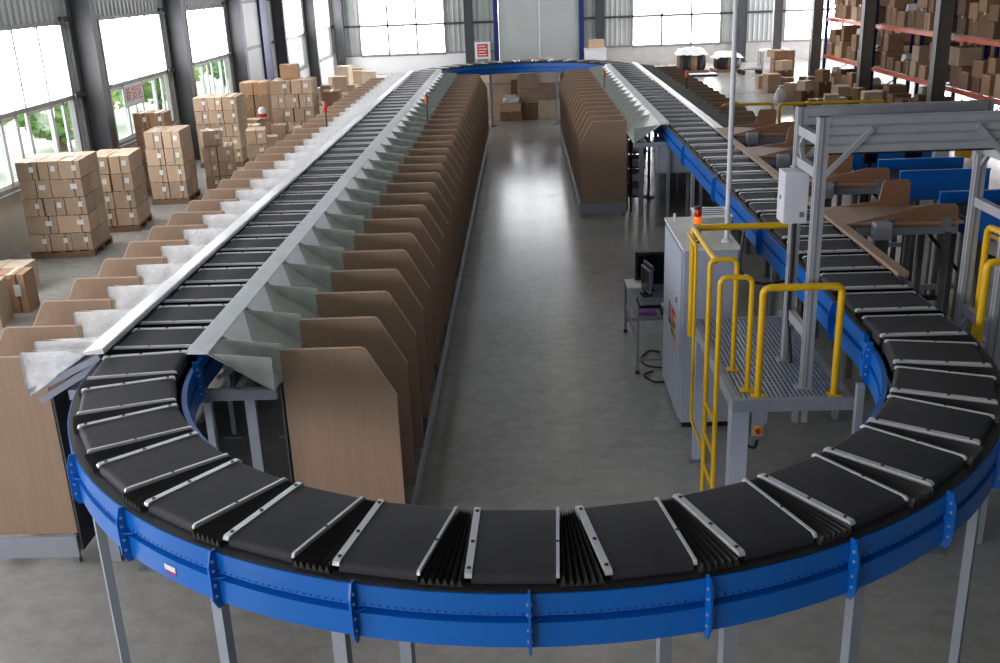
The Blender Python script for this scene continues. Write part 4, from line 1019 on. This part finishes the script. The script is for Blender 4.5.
for i, (x, y, z) in enumerate(((9.3, 31.0, 0.75), (8.6, 34.6, 0.7), (10.0, 36.5, 0.7), (9.9, 29.5, 0.75))):
    t = thing('plastic_bag', 'crumpled white plastic bag among the rack cartons, %s from the camera' % ORD[(1, 2, 3, 0)[i]], 'bag', (x, y, 0))
    R7 = random.Random(i); mb = MB(); mb.lathe([(0.14, 0), (0.19, 0.12), (0.19, 0.3), (0.13, 0.42), (0.04, z*0.75), (0.06, z*0.75+0.06)], (0, 0, 0), 9)
    mb.v = [(a+R7.uniform(-.04, .04), b+R7.uniform(-.04, .04), c) for a, b, c in mb.v]; mb.build('bag', 'sack', t, True)

# covered goods and trolleys on the bright floor at the back right
def covered(x, y, w, h, label):
    t = thing('covered_goods', label, 'covered goods', (x, y, 0), 0.1)
    MB().box(-w/2-0.1, w/2+0.1, -0.6, 0.6, 0.0, 0.12).build('pallet', 'pallet_wood', t)
    R8 = random.Random(int(x*10)); k = 0
    for i in range(3):
        for j in range(2):
            mb = MB().lathe([(0.27, 0), (0.32, 0.1), (0.32, h*0.62), (0.22, h*0.8)], (-w/2+0.3+i*(w-0.6)/2, -0.25+j*0.5, 0.12), 8); mb.build('sack', 'card_dark' if (i+j) % 2 else 'black', t, True)
    mb = MB(); n = 8; base = []
    for i in range(n+1):
        for j in range(5):
            u = -w/2-0.1+(w+0.2)*i/n; v = -0.6+1.2*j/4; e = max(abs(2*i/n-1), abs(j/2-1))
            base.append((u*1.02, v*1.02, 0.17+h*(1.0-0.30*e**5)+R8.uniform(-.05, .05)))
    mb.v = base
    for i in range(n):
        for j in range(4): a = i*5+j; mb.f.append((a, a+5, a+6, a+1))
    mb.build('white_sheet', 'sack', t, True)
covered(7.5, 46.4, 1.15, 0.9, 'goods under a white sheet on the bright back floor, taller pile')
covered(9.1, 46.4, 1.05, 0.65, 'goods under a white sheet on the bright back floor, lower pile')
tl = thing('flat_trolley', 'low flat trolley on the bright back floor', 'trolley', (9.75, 44.6, 0), 0.1)
MB().box(-0.45, 0.45, -0.3, 0.3, 0.2, 0.26).build('deck', 'frame', tl)
for x in (-0.38, 0.38):
    for y in (-0.22, 0.22): MB().tube([(x, y-0.02, 0.1), (x, y+0.02, 0.1)], 0.1, 10).build('wheel', 'black', tl, True)
MB().tube(bend([(0.42, -0.25, 0.26), (0.42, -0.25, 0.9), (0.42, 0.25, 0.9), (0.42, 0.25, 0.26)]), 0.02, 6).build('handle', 'grey_steel', tl, True)
tb2 = thing('steel_bench', 'pale bench against the back wall by the right column', 'bench', (11.2, 46.5, 0))
MB().box(-0.6, 0.6, -0.3, 0.3, 0.8, 0.88).build('top', 'frame_white', tb2)
for x in (-0.55, 0.55):
    for y in (-0.25, 0.25): MB().box(x-0.03, x+0.03, y-0.03, y+0.03, 0, 0.8).build('leg', 'frame', tb2)
t = thing('floor_mat', 'pale flat board on the floor before the taller covered pile', 'board', (7.5, 44.6, 0)); MB().box(-0.8, 0.8, -0.3, 0.3, 0, 0.1).build('board', 'sack', t); MB().box(-0.8, 0.8, -0.31, -0.3, 0, 0.08).build('edge', 'black', t)
